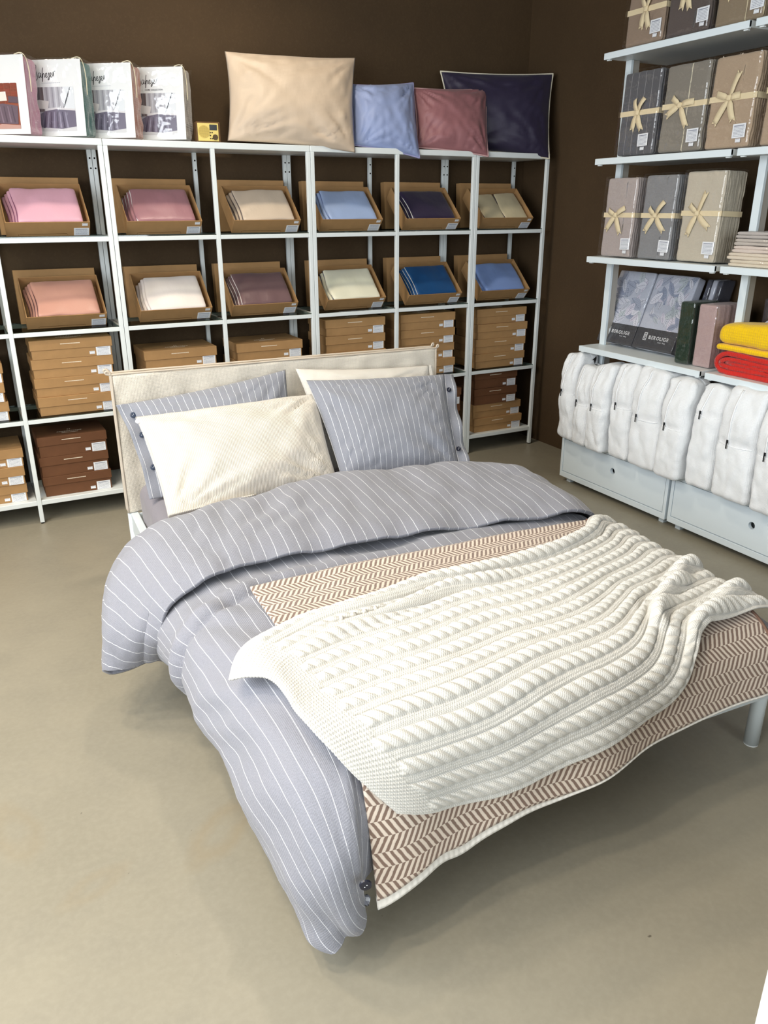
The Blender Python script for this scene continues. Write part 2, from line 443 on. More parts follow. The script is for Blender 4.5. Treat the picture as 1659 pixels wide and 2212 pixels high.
struct(wall_with_opening('wall_left', False, RX0, RY0, RY1, -4.6, -1.2, .95, 2.75), 'brown left wall with a window')
for i, (ax, p, o0, o1, z0, z1) in enumerate(((True, RY0, -1.9, 1.5, .95, 2.75), (False, RX0, -4.6, -1.2, .95, 2.75))):
    w = MB(); n = 3
    for k in range(n + 1):
        c = o0 + (o1 - o0) * k / n; lo, hi = max(o0, c - .03), min(o1, c + .03)
        w.box((lo, p - .09, z0), (hi, p - .03, z1)) if ax else w.box((p - .09, lo, z0), (p - .03, hi, z1))
    for zz in (z0, z1 - .05):
        w.box((o0, p - .09, zz), (o1, p - .03, zz + .05)) if ax else w.box((p - .09, o0, zz), (p - .03, o1, zz + .05))
    fr = struct(w.build('window_%d' % (i + 1), WHITE), 'white framed shop window')
    for k in range(n):
        lo = o0 + (o1 - o0) * k / n + .03; hi = o0 + (o1 - o0) * (k + 1) / n - .03
        (MB().box((lo, p - .065, z0 + .05), (hi, p - .06, z1 - .05)) if ax else MB().box((p - .065, lo, z0 + .05), (p - .06, hi, z1 - .05))).build('pane', GLASS, fr)
LAMP_BODY = plain('lamp_white', (240, 240, 238), .4); LAMP_GLOW = plain('lamp_glow', (255, 236, 205), .5, emit=4.0)
for i, (x, y) in enumerate(LAMPS):
    t = empty('ceiling_spotlight', (x, y, RZ))
    tag(t, 'round white spotlight mounted under the shop ceiling', 'lamp', 'ceiling spotlights')
    MB().cyl((0, 0, -.10), (0, 0, 0), .06, n=24).build('housing', LAMP_BODY, t)
    MB().cyl((0, 0, -.103), (0, 0, -.1005), .048, n=24).build('diffuser', LAMP_GLOW, t)
    ld = bpy.data.lights.new('spotlight_light', 'SPOT'); ld.energy = LAMP_W; ld.color = (1, .87, .68); ld.shadow_soft_size = .10; ld.spot_size = math.radians(130); ld.spot_blend = .6
    lo_ = bpy.data.objects.new('spotlight_light', ld); COL.objects.link(lo_); lo_.parent = t; lo_.location = (0, 0, -.115)
# ------------------------------------------------------------------ white shelf units along the back wall
LV = (.107, .512, .918, 1.327, 1.74)
PW = .020; SD = .345
def shelf_unit(x0, x1, cols, label):
    t = empty('shelf_unit', (x0, 0, 0)); w = x1 - x0
    tag(t, label, 'shelf', 'white shelf units along the back wall')
    xs = [PW / 2 + (w - PW) * k / cols for k in range(cols + 1)]
    for x in xs:
        for y in (PW / 2, SD - PW / 2):
            back = y > .1
            p = MB().box((x - PW / 2, y - PW / 2, .006), (x + PW / 2, y + PW / 2, 1.722), .0015).build('post', WHITE_M, t)
            MB().cyl((x, y, 0), (x, y, .006), .008, n=12).build('foot', DARK_HOLE, p)
            if back:
                for zz in (1.685, 1.64):
                    MB().cyl((x, y - PW / 2 - .0006, zz), (x, y - PW / 2 + .0002, zz), .0042, n=12).build('screw_hole', DARK_HOLE, p)
    MB().box((0, 0, 1.722), (w, SD, 1.75), .002).build('top_panel', WHITE_M, t)
    for c in range(cols):
        a, b = xs[c] + PW / 2, xs[c + 1] - PW / 2
        MB().box((a, .002, LV[0] - .012), (b, SD - .002, LV[0] + .012), .002).build('bottom_panel', WHITE_M, t)
        for z in LV[1:4]:
            for y0 in (.001, SD - .019):
                MB().box((a, y0, z - .010), (b, y0 + .018, z + .010), .0015).build('rail', WHITE_M, t)
            MB().box((a + .001, .004, z + .0102), (b - .001, SD - .004, z + .0152)).build('glass_shelf', GLASS, t)
    for x in xs:
        for z in LV[1:4] + (LV[0],):
            MB().box((x - PW / 2 + .002, PW, z - .010), (x + PW / 2 - .002, SD - PW, z + .0095), .001).build('side_rail', WHITE_M, t)
    return t
shelf_unit(-1.0, -.001, 2, 'white metal shelf unit left of the bed, cut by the photo edge')
shelf_unit(.001, .999, 2, 'white metal shelf unit behind the left part of the headboard')
shelf_unit(1.001, 1.999, 2, 'white metal shelf unit behind the right half of the bed')
shelf_unit(2.001, 2.511, 1, 'narrow white metal shelf unit in the room corner')
GT = .0153      # glass top above the level
SHELF_Z = {1: LV[0] + .0121, 2: LV[1] + GT, 3: LV[2] + GT, 4: LV[3] + GT}

def label_card(w, h, rows=5, seed=0):
    """paper label standing on a front face, lower left at the origin"""
    card = MB().box((0, -.0008, 0), (w, 0, h)).mesh('label')
    m = MB(); r = random.Random(seed)
    for k in range(rows):
        z = h * (.84 - .72 * k / max(1, rows - 1)); x = w * .1
        if k == 0:
            m.box((x, -.0011, z - h * .03), (w * .88, -.0009, z + h * .045)); continue
        while x < w * .86:
            l = w * r.uniform(.05, .14); m.box((x, -.0011, z - h * .018), (min(x + l, w * .9), -.0009, z + h * .018)); x += l + w * .025
    return card, m.mesh('print')
LBL = label_card(.066, .043, 6, 1); TAGS = label_card(.024, .014, 2, 2)
def put_label(parent, x, z, y=0.0, which=None, name='label', rot=None):
    c, p = which or LBL
    o = link(name, c, PAPER, parent, loc=(x, y, z), rot=rot); link('print', p, INK, o); return o

def lid_line(m, w, z, y):
    x = w / 2 - .05; r = random.Random(3)
    while x < w / 2 + .035:
        l = r.uniform(.003, .006); m.box((x, y - .0006, z - .0018), (x + l, y, z + .0018)); x += l + .0008
BOX = {}
def box_meshes(kind):
    if kind in BOX: return BOX[kind]
    W, D, H, LH = (.37, .255, .0895, .047) if kind == 'flat' else (.325, .24, .1015, .045)
    bw = W - .010
    base = MB().box((.005, .004, 0), (W - .005, D - .004, H - .004), .0012).mesh('base')
    lid = MB().box((0, 0, H - LH), (W, D, H - .0004), .0015).mesh('lid')
    ln = MB(); lid_line(ln, W, H - LH * .45, 0); ln = ln.mesh('lettering')
    em = MB(); zt = H - .0004                                           # small emblem and name on the lid top
    for sx in (-1, 1):
        em.box((W / 2 + sx * .006 - .0012, D * .45, zt), (W / 2 + sx * .006 + .0012, D * .45 + .014, zt + .0005)); em.box((W / 2 + sx * .003 - .0012, D * .45 + .006, zt), (W / 2 + sx * .003 + .0012, D * .45 + .012, zt + .0005))
    r = random.Random(5); x = W / 2 - .06
    while x < W / 2 + .055:
        l = r.uniform(.005, .009); em.box((x, D * .32, zt), (x + l, D * .32 + .006, zt + .0005)); x += l + .003
    x = W / 2 - .04
    while x < W / 2 + .035: em.box((x, D * .22, zt), (x + .004, D * .22 + .003, zt + .0005)); x += .0055
    BOX[kind] = (W, D, H, LH, base, lid, ln, em.mesh('emblem')); return BOX[kind]
def closed_box(kind, x, y, z, rz, label, dark, group):
    W, D, H, LH, base, lid, ln, em = box_meshes(kind)
    t = empty('lidded_box', (x, y, z), (0, 0, rz)); mt = KRAFT_D if dark else KRAFT
    tag(t, label, 'box', group)
    key = 'd' if dark else 'k'
    def shared(me):
        k2 = me.name + key
        if k2 not in BOX:
            m2 = me.copy(); m2.materials.append(mt); BOX[k2] = m2
        return BOX[k2]
    b = link('base', shared(base), None, t); l = link('lid', shared(lid), None, t)
    link('lettering', ln, PRINT_W, l); link('emblem', em, PRINT_W, l)
    put_label(b, W - .005 - .072, .001, .004); put_label(b, W - .108, .010, .004, TAGS, 'price_tag')
    return t
ORD = ['topmost', 'second from the top', 'third from the top', 'lowest']
def stack(x, lv, kinds, where, align_right=None):
    z = SHELF_Z[lv]; n = len(kinds)
    for i, kd in enumerate(kinds):
        dark = kd == 'deep'; W, D, H = box_meshes(kd)[:3]
        xx = (align_right - W if align_right is not None else x) + random.uniform(-.005, .005)
        pos = n - 1 - i; word = 'lowest' if i == 0 else ORD[pos]
        closed_box(kd, xx, .035 + random.uniform(-.006, .006), z, random.uniform(-.012, .012),
                   '%s box, %s %s' % ('dark brown' if dark else 'kraft', word, where), dark, 'closed boxes stacked on the shelves')
        z += H
stack(-.43, 2, ['flat'] * 4, 'in the stack left of the headboard')
stack(-.466, 1, ['deep'] * 3, 'on the bottom shelf left of the bed')
stack(0, 1, ['flat'] * 3, 'on the bottom shelf by the left edge', align_right=-.537)
stack(0, 2, ['flat'] * 3, 'of the stack cut by the left photo edge', align_right=-.56)
stack(.086, 2, ['flat'] * 3, 'behind the left quarter of the headboard')
stack(.565, 2, ['flat'] * 3, 'in the stack just behind the headboard middle')
stack(1.071, 2, ['flat'] * 4, 'in the stack behind the white back pillow')
stack(1.545, 2, ['flat'] * 4, 'in the stack at the right headboard corner')
stack(2.072, 2, ['flat'] * 4, 'on the second shelf of the corner unit')
stack(2.072, 1, ['flat', 'flat', 'deep', 'deep'], 'on the bottom shelf of the corner unit')
stack(0, 1, ['deep'] * 3, 'peeping out right of the grey pillow', align_right=1.972)

# ------------------------------------------------------------------ tilted open boxes with folded satin sets
TW, TL_, TH, TA = .355, .245, .080, math.radians(42)
def tray_mesh():
    m = MB(); q = .0025
    m.box((0, 0, 0), (TW, TL_, q)); m.box((0, 0, q), (TW, q, TH)); m.box((0, TL_ - q, q), (TW, TL_, TH)); m.box((0, q, q), (q, TL_ - q, TH)); m.box((TW - q, q, q), (TW, TL_ - q, TH))
    return m.mesh('tray')
def notch_mesh():      # slit of the tuck flap low on the front wall
    m = MB(); m.box((.055, -.0005, .012), (TW - .10, .0003, .0135)); m.box((.05, -.0005, .004), (.0512, .0003, .012)); m.box((TW - .0985, -.0005, .004), (TW - .0975, .0003, .012)); return m.mesh('tuck_slit')
TRAY = tray_mesh(); NOTCH = notch_mesh()
SLIT = plain('card_slit', (96, 66, 34), .9, .1)
SHARED = {}
def open_box(x, lv, label, lid_label, dx=0.0):
    z = SHELF_Z[lv]; y = .02 + TH * math.sin(TA)
    t = empty('open_gift_box', (x, y, z + .0005), (0, 0, 0)); tag(t, label, 'box', 'tilted open boxes on the shelves')
    tilt = Euler((TA, 0, 0)).to_matrix().to_4x4()
    tr = link('tray', TRAY, KRAFT, t, mw=tilt)
    link('tuck_slit', NOTCH, SLIT, tr)
    put_label(tr, TW - .070, .002); put_label(tr, TW - .034, .058, 0, TAGS, 'price_tag')
    # its lid stands on edge behind it
    if 'lid' not in SHARED:
        m = MB(); q = .0025; W, Hh, Dd = .37, .250, .045
        m.box((0, 0, 0), (W, q, Hh)); m.box((0, q, 0), (W, Dd, q)); m.box((0, q, Hh - q), (W, Dd, Hh)); m.box((0, q, q), (q, Dd, Hh - q)); m.box((W - q, q, q), (W, Dd, Hh - q))
        SHARED['lid'] = m.mesh('box_lid')
    yl = y + TL_ * math.cos(TA) + .004
    l = link('box_lid', SHARED['lid'], KRAFT, None, loc=(x - .010 + dx, yl, z + .003)); l.rotation_euler = (math.radians(-3), 0, 0)
    tag(l, lid_label, 'box lid', 'box lids standing behind the open boxes')
    return t, y, z
def folded_set(x, y, z, rgb, name, label, piping=None, layers=4, two=False, seed=0, edge=None):
    """satin sheets folded into a bundle lying in the tilted tray"""
    mt = fabric(name, rgb, .38, .15, satin=True, mott=.05, spec=.5, bump=.5)
    t = empty('folded_satin_set', (x, y, z + .0005)); t.rotation_euler = (TA, 0, 0)
    tag(t, label, 'bedding', 'folded satin sets in the open boxes')
    pm = plain(name + '_edge', piping, .6) if piping else None
    pass
    def bundle(x0, w, h0, th, n, nm):
        for k in range(n):
            sh = .011 * k; tk = th / n
            def warp(pp, q, k=k):
                pp = pp.copy(); u = np.clip(pp[:, 0] / w, 0, 1); v = np.clip(pp[:, 1] / .215, 0, 1)
                pp[:, 2] += .010 * np.sin(math.pi * u) * np.sin(math.pi * v) * (k + 1) / n + .004 * fbm(pp[:, 0] * 9 + seed, pp[:, 1] * 7 + seed, 0, 3) * (.3 + k / n)
                pp[:, 1] += .006 * noise(pp[:, 0] * 8, seed + k)
                pp[:, 0] += .006 * np.sin(v * 5 + seed) * (u < .5)
                return pp
            V, F, uv = soft_box(w - sh, .215, tk + .004, .011 if k == n - 1 else tk * .55, 16, 0, fn=warp)
            o = link(nm, np_mesh(nm, V, F, uv), mt, t, loc=(x0 + sh, .012, h0 + tk * k))
            if pm and True:
                P = [(.001 + .004 * math.sin(v * 5 + seed), .004 + .207 * v, tk * .55 + .004) for v in np.linspace(0, 1, 12)]
                MB().tube(P, .0024, 6).build('piping', pm, o, True)
                if k == n - 1 and two:
                    P = [(.006 + (w - sh - .01) * v, .006, tk * .6 + .002) for v in np.linspace(0, 1, 10)]
                    MB().tube(P, .0022, 6).build('piping', pm, o, True)
    if two:
        bundle(.018, .16, .004, .045, 3, 'fold'); bundle(.155, .18, .004, .055, 3, 'fold')
    else:
        bundle(.020, .31, .004, .066, layers, 'fold')
    return t
SETS = [  # x, level, colour, name, words, piping, layers
    (-.447, 4, (206, 158, 176), 'pink_satin', 'lilac pink', (120, 70, 100), 4), (.074, 4, (158, 112, 120), 'mauve_satin', 'dusky mauve', (238, 230, 228), 4),
    (.589, 4, (208, 190, 170), 'beige_satin', 'sand beige', (90, 80, 80), 4), (1.065, 4, (158, 178, 216), 'light_blue_satin', 'light blue', (90, 105, 150), 4),
    (1.566, 4, (44, 34, 62), 'dark_navy_satin', 'dark navy', (232, 228, 222), 4), (2.078, 4, (206, 192, 158), 'tan_satin', 'pale tan', (70, 62, 70), 3),
    (-.423, 3, (196, 146, 130), 'copper_satin', 'copper rose', (90, 60, 60), 4), (.091, 3, (232, 222, 216), 'pearl_satin', 'pearl white', None, 4),
    (.557, 3, (112, 86, 88), 'plum_satin', 'plum brown', (226, 214, 210), 4), (1.084, 3, (240, 236, 212), 'cream_satin', 'cream', (70, 74, 100), 3),
    (1.59, 3, (14, 72, 124), 'petrol_satin', 'petrol blue', (206, 206, 204), 5), (2.085, 3, (126, 152, 206), 'sky_satin', 'sky blue', None, 3),
    (-.93, 3, (150, 120, 110), 'taupe_satin', 'taupe', None, 3)]
for i, (x, lv, rgb, nm, wd, pip, nl) in enumerate(SETS):
    if lv == 3 and x < -.5:
        lab = 'tilted open kraft box cut by the left photo edge'; ll = 'kraft lid standing behind the box cut by the photo edge'
    else:
        lab = 'tilted open kraft box holding the folded %s set' % wd; ll = 'kraft box lid standing behind the folded %s set' % wd
    t, y, z = open_box(x, lv, lab, ll, dx=random.uniform(-.006, .006))
    folded_set(x, y, z, rgb, nm, 'folded %s satin bedding set lying in a tilted kraft box' % wd, pip, nl, two=(nm == 'tan_satin'), seed=i * 3.1)
# ------------------------------------------------------------------ cushions (shared by the shelf top and the bed)
def pillow(name, corners, t, mat, label, group, pinch=.05, nu=44, nv=36, wr=.006, seed=0.0, back=.75, piping=None, uvscale=(.7, .5), flange=None, sag=0.0, cat='pillow', sharp=2.6, hold=None):
    """corners BL BR TR TL; a stuffed case: two bulged faces meeting in a seam"""
    BL, BR, TR, TL = [np.array(c, float) for c in corners]
    u = np.linspace(0, 1, nu); v = np.linspace(0, 1, nv)
    U, V = np.meshgrid(.5 + .5 * np.sign(u - .5) * (1 - (1 - np.abs(2 * u - 1)) ** 1.25), .5 + .5 * np.sign(v - .5) * (1 - (1 - np.abs(2 * v - 1)) ** 1.25))
    X = 2 * U - 1; Y = 2 * V - 1
    U2 = .5 + .5 * X * (1 - pinch * (1 - Y ** 2)); V2 = .5 + .5 * Y * (1 - pinch * (1 - X ** 2))
    V2 = V2 + sag * (1 - X ** 2) * V
    w = lambda a: a[..., None]
    P = w((1 - U2) * (1 - V2)) * BL + w(U2 * (1 - V2)) * BR + w(U2 * V2) * TR + w((1 - U2) * V2) * TL
    n = np.cross(BR - BL, TL - BL); n /= np.linalg.norm(n)
    if (n @ (np.array((-.69, -4.0, 1.46)) - BL)) < 0: n = -n
    b = ((1 - np.abs(X) ** sharp) * (1 - np.abs(Y) ** sharp)) ** .62
    r = np.sqrt(X ** 2 + Y ** 2); ang = np.arctan2(Y, X)
    edge = smooth(.25, .95, np.maximum(np.abs(X), np.abs(Y))) * (1 - np.maximum(np.abs(X), np.abs(Y)) ** 8)
    cr = np.zeros_like(X)
    for cx, cy in ((-1, -1), (1, -1), (1, 1), (-1, 1)):       # gathers that run in from each corner
        dx, dy = X - cx, Y - cy; a = np.arctan2(dy * -cy, dx * -cx); d = np.sqrt(dx ** 2 + dy ** 2)
        cr += (ridged(a * 5.0 + seed, d * .8, cx + 2 * cy + seed) - .6) * np.exp(-(d / .75) ** 2) * smooth(0, .25, d)
    w1 = fbm(U * 5 + seed, V * 5, seed, 3) + .7 * (ridged(U * 4 + .6 * V * 4 + seed, V * 2.5 + seed, 1.3) - .6)
    disp = 1.5 * wr * (w1 * .6 + 2.6 * cr + .8 * edge * noise(X * 9 + seed, Y * 9, seed))
    fr = P + n * w(t * b + disp * np.minimum(1, b * 1.6)); bk = P - n * w(t * back * b - disp * .4 * np.minimum(1, b * 1.6))
    m = nv * nu; F = grid_faces(nv, nu); sgn = np.cross(BR - BL, TL - BL) @ n
    Ff = F if sgn > 0 else F[:, ::-1]
    idx = np.arange(m).reshape(nv, nu); bi = np.full(m, -1); border = np.zeros((nv, nu), bool); border[0] = border[-1] = True; border[:, 0] = border[:, -1] = True
    bi[border.ravel()] = idx[border]; inner = np.where(~border.ravel())[0]; bi[inner] = m + np.arange(len(inner))
    VV = np.concatenate([fr.reshape(-1, 3), bk.reshape(-1, 3)[inner]])
    Fb = bi[Ff][:, ::-1]
    uv = np.stack([U * uvscale[0], V * uvscale[1]], -1).reshape(-1, 2)
    FF = np.concatenate([Ff, Fb]); UVL = np.concatenate([uv[Ff], uv[Ff[:, ::-1]]])
    base = (BL + BR) / 2
    t_ = empty(name, tuple(base)); tag(t_, label, cat, group)
    link('case', np_mesh('case', VV - base, FF, UVL), mat, t_)
    if piping is not None:
        ring = np.concatenate([P[0], P[1:, -1], P[-1, -2::-1], P[-2:0:-1, 0]]) - base
        MB().tube(ring, .0045, 6, True).build('piping', piping, t_, True)
    if flange is not None:
        side, ext, amp = flange
        ks = dict(L=0, R=-1)[side]; e = P[:, ks]; out = (P[:, 0] - P[:, 1]) if side == 'L' else (P[:, -1] - P[:, -2])
        out = out / np.linalg.norm(out, axis=1, keepdims=True); vv = V[:, 0]
        rows = [e + out * ext * s + n * (amp * s * np.sin(vv * 17 + seed) - .004 * (1 - s))[:, None] for s in (-.06, 0, .35, .7, 1)]
        Pf = np.stack(rows, 1) - base; L = uvscale[0] * (0 if side == 'L' else 1)
        uvf = np.stack([np.broadcast_to(L + np.array([-.06, 0, .35, .7, 1]) * ext * (-1 if side == 'L' else 1), Pf.shape[:2]), np.broadcast_to(vv[:, None] * uvscale[1], Pf.shape[:2])], -1)
        sheet('flap', Pf, uvf, mat, t_, .004, offset=0)
    if hold is not None: hold.update(P=P, n=n, base=base, fr=fr)
    return t_
def button(parent, c, n, r=.011, mat=None):
    c = Vector(c); n = Vector(n).normalized()
    m = MB().cyl(c, c + n * .0035, r, r * .92, 20).cyl(c + n * .0035, c + n * .0042, r * .92, r * .6, 20)
    o = m.build('button', mat, parent)
    a = n.orthogonal().normalized(); h = MB()
    for s in (-1, 1): h.cyl(c + n * .0036 + a * s * .003, c + n * .0044 + a * s * .003, .0013, n=8)
    h.build('thread_hole', PAPER, o); return o

# ------------------------------------------------------------------ things on top of the back shelves
SAT_B = fabric('sand_satin_case', (206, 186, 164), .52, .15, satin=True, mott=.04, spec=.5, bump=.35)
SAT_L = fabric('blue_satin_case', (142, 156, 196), .52, .15, satin=True, mott=.04, spec=.5, bump=.35)
SAT_M = fabric('mauve_satin_case', (150, 100, 104), .52, .15, satin=True, mott=.04, spec=.5, bump=.35)
SAT_N = fabric('navy_satin_case', (40, 32, 58), .52, .15, satin=True, mott=.04, spec=.5, bump=.35)
PIPE_W = plain('cream_piping', (226, 218, 196), .6); PIPE_M = plain('mauve_piping', (200, 160, 160), .6); PIPE_L = plain('blue_piping', (150, 150, 190), .6)
tz = 1.752
pillow('satin_pillow', [(.60, .075, tz + .012), (1.240, -.022, 1.722), (1.35, .19, 2.185), (.655, .20, 2.165)], .095, SAT_B, 'large sand beige satin pillow on top of the shelves', 'satin pillows on top of the shelves', seed=1.2, wr=.007, uvscale=(.8, .45), back=.6)
pillow('satin_pillow', [(1.275, .07, tz + .012), (1.618, -.024, 1.706), (1.685, .17, 2.086), (1.31, .19, 2.058)], .085, SAT_L, 'light blue satin pillow beside the large beige one', 'satin pillows on top of the shelves', seed=3.7, wr=.007, uvscale=(.4, .38), back=.6, piping=PIPE_L)
pillow('satin_pillow', [(1.66, .08, tz + .012), (2.060, -.022, 1.724), (2.150, .145, 2.082), (1.69, .185, 2.064)], .08, SAT_M, 'mauve satin pillow between the blue and navy pillows', 'satin pillows on top of the shelves', seed=5.1, wr=.007, uvscale=(.45, .38), back=.55, piping=PIPE_M)
pillow('satin_pillow', [(1.97, .225, tz + .02), (2.490, -.020, 1.722), (2.548, .07, 2.172), (1.925, .285, 2.172)], .09, SAT_N, 'dark navy satin pillow with cream piping in the corner', 'satin pillows on top of the shelves', seed=8.4, wr=.007, uvscale=(.6, .45), back=.35, piping=PIPE_W)

# small radio
t = empty('radio', (.442, .045, 1.752), (0, 0, math.radians(-4))); tag(t, 'small yellow fronted wooden radio beside the beige pillow', 'radio')
MB().box((0, 0, .0), (.114, .06, .088), .004).build('case', plain('radio_walnut', (96, 66, 30), .5, var=.2, vscale=40), t)
RY = plain('radio_yellow', (228, 206, 120), .45)
MB().box((.006, -.003, .005), (.104, 0, .082), .001).build('front_panel', RY, t)
sp = MB().cyl((.035, -.0045, .045), (.035, -.003, .045), .027, n=32).build('speaker', plain('radio_speaker', (206, 180, 96), .7), t)
sm = MB()
for a in range(-5, 6):
    for b in range(-5, 6):
        if a * a + b * b < 27: sm.cyl((.035 + a * .0046, -.0049, .045 + b * .0046), (.035 + a * .0046, -.0044, .045 + b * .0046), .0011, n=6)
sm.build('speaker_holes', plain('radio_holes', (120, 100, 50), .8), sp)
MB().box((.062, -.0042, .052), (.098, -.003, .076), .0006).build('screen', plain('radio_screen', (22, 20, 18), .15), t)
MB().cyl((.087, -.010, .022), (.087, -.003, .022), .0115, .0125, 24).build('knob', plain('radio_knob', (78, 62, 34), .5), t)
for bx_, bz_ in ((.064, .042), (.064, .029), (.064, .016), (.073, .042), (.073, .016)):
    MB().box((bx_ - .003, -.0048, bz_ - .0028), (bx_ + .003, -.003, bz_ + .0028), .0006).build('push_button', plain('radio_button', (64, 52, 30), .5), t)

# packed bedspreads with printed cards
def stroke_mesh(strokes, wd, depth=.0003):
    m = MB()
    for st in strokes:
        P = spline([(x, 0, z) for x, z in st], max(8, 7 * len(st)))
        Wd = [wd * (.6 + .6 * abs(math.sin(3.0 * k / len(P)))) for k in range(len(P))]
        nrm = []
        for k in range(len(P)):
            tt = P[min(k + 1, len(P) - 1)] - P[max(k - 1, 0)]; nrm.append((-tt[2], 0, tt[0]) if np.linalg.norm(tt) > 1e-9 else (0, 0, 1))
        m.ribbon(P, Wd, nrm, depth)
    return m.mesh('lettering')
SCRIPT = [  # handwritten word, unit = letter height
    [(.15, 2.3), (.6, 2.55), (1.1, 2.45), (1.0, 1.6), (1.15, .6), (1.2, 0), (.75, -.45), (.35, -.1), (.5, .25)],
    [(1.95, .95), (1.55, .95), (1.4, .35), (1.65, .1), (1.95, .6), (2.0, .95), (1.98, .25), (2.2, .15)],
    [(2.2, .1), (2.5, 1.4), (2.6, 2.0), (2.45, 1.2), (2.3, -.7), (2.5, .6), (2.75, .85), (2.85, .5), (2.85, .15), (3.05, .25)],
    [(3.05, .3), (3.4, .6), (3.4, .95), (3.15, .75), (3.15, .25), (3.4, .12), (3.7, .5)],
    [(3.7, .5), (3.95, 1.0), (3.95, .55), (3.85, -.25), (3.6, -.35), (3.7, -.05), (4.1, .3)],
    [(4.1, .3), (4.45, .65), (4.4, .98), (4.2, .75), (4.25, .25), (4.5, .15), (4.8, .6)],
    [(4.8, .6), (4.9, 1.15), (4.9, .3), (4.95, .7), (5.2, 1.2), (5.4, 1.3)]]
def bed_print(variant):
    """flat printed photograph on the card, unit rectangle 0..1 x 0..1"""
    m = MB(); y = [0.0]
    def poly(pts, rgb):
        y[0] -= .00004; m.add([(p[0], y[0], p[1]) for p in pts], [tuple(range(len(pts)))], lin(rgb))
    if variant == 0:
        poly([(0, 0), (1, 0), (1, 1), (0, 1)], (150, 82, 62))
        for r in range(7):
            for c in range(6): poly([(c / 6 + .01, .56 + r * .065), (c / 6 + .155, .56 + r * .065), (c / 6 + .155, .56 + r * .065 + .055), (c / 6 + .01, .56 + r * .065 + .055)], (128 + 6 * ((r + c) % 3), 66, 50))
        poly([(0, 0), (1, 0), (1, .08), (0, .14)], (190, 150, 140)); poly([(0, .14), (.5, .20), (.5, .10), (0, .08)], (140, 74, 52))
        poly([(0, .14), (.95, .10), (.98, .5), (.6, .56), (.2, .52), (0, .5)], (104, 88, 100))
        for k in range(9): poly([(.1 * k + .05, .14), (.1 * k + .09, .14), (.1 * k + .03, .5), (.1 * k + .01, .5)], (130, 112, 126) if k % 2 else (84, 70, 82))
        poly([(.3, .60), (.72, .62), (.70, .82), (.32, .80)], (236, 222, 214)); poly([(.75, .58), (1, .56), (1, .70), (.76, .72)], (96, 78, 88)); poly([(0, .5), (.4, .48), (.34, .68), (0, .66)], (244, 242, 240))
    else:
        poly([(0, 0), (1, 0), (1, 1), (0, 1)], (176, 176, 184)); poly([(0, .45), (.1, .45), (.1, 1), (0, 1)], (44, 36, 38)); poly([(.1, .45), (.2, .45), (.2, 1), (.1, 1)], (104, 94, 96))
        for k in range(7): poly([(.2 + k * .075, .5), (.235 + k * .075, .5), (.235 + k * .075, 1), (.2 + k * .075, 1)], (150, 148, 158) if k % 2 else (196, 196, 204))
        poly([(.72, .5), (1, .5), (1, 1), (.72, 1)], (220, 224, 230))
        poly([(0, 0), (1, 0), (1, .10), (0, .07)], (206, 206, 210))
        poly([(.02, .52), (.28, .50), (.33, .68), (.08, .72), (.0, .70)], (216, 212, 212)); poly([(0, .3), (.06, .5), (0, .54)], (180, 176, 180))
        poly([(.02, .10), (.62, .05), (1, .10), (1, .46), (.5, .50), (.25, .48), (.05, .38)], (104, 98, 118))
        poly([(.22, .46), (.5, .50), (1, .46), (1, .50), (.5, .54), (.22, .52)], (214, 212, 216))
        for k in range(8): poly([(.12 + .09 * k, .08), (.17 + .09 * k, .07), (.25 + .07 * k, .44), (.23 + .07 * k, .44)], (142, 138, 158) if k % 2 else (72, 66, 86))
        for k in range(9):
            a = .58 + .05 * k; poly([(.70 + .022 * k, a - .04), (.715 + .022 * k, a - .05), (.76 + .022 * k, a + .01), (.735 + .022 * k, a + .02)], (58, 58, 66))
    return m.mesh('printed_photo')
PRN = vcol_mat('printed_card', .3)
def velvet(name, rgb): return fabric(name, rgb, .8, .6, 300, .12, bump=.5)
CARD = plain('white_card', (232, 234, 236), .35)
CORD = plain('cream_cord', (230, 222, 196), .7)
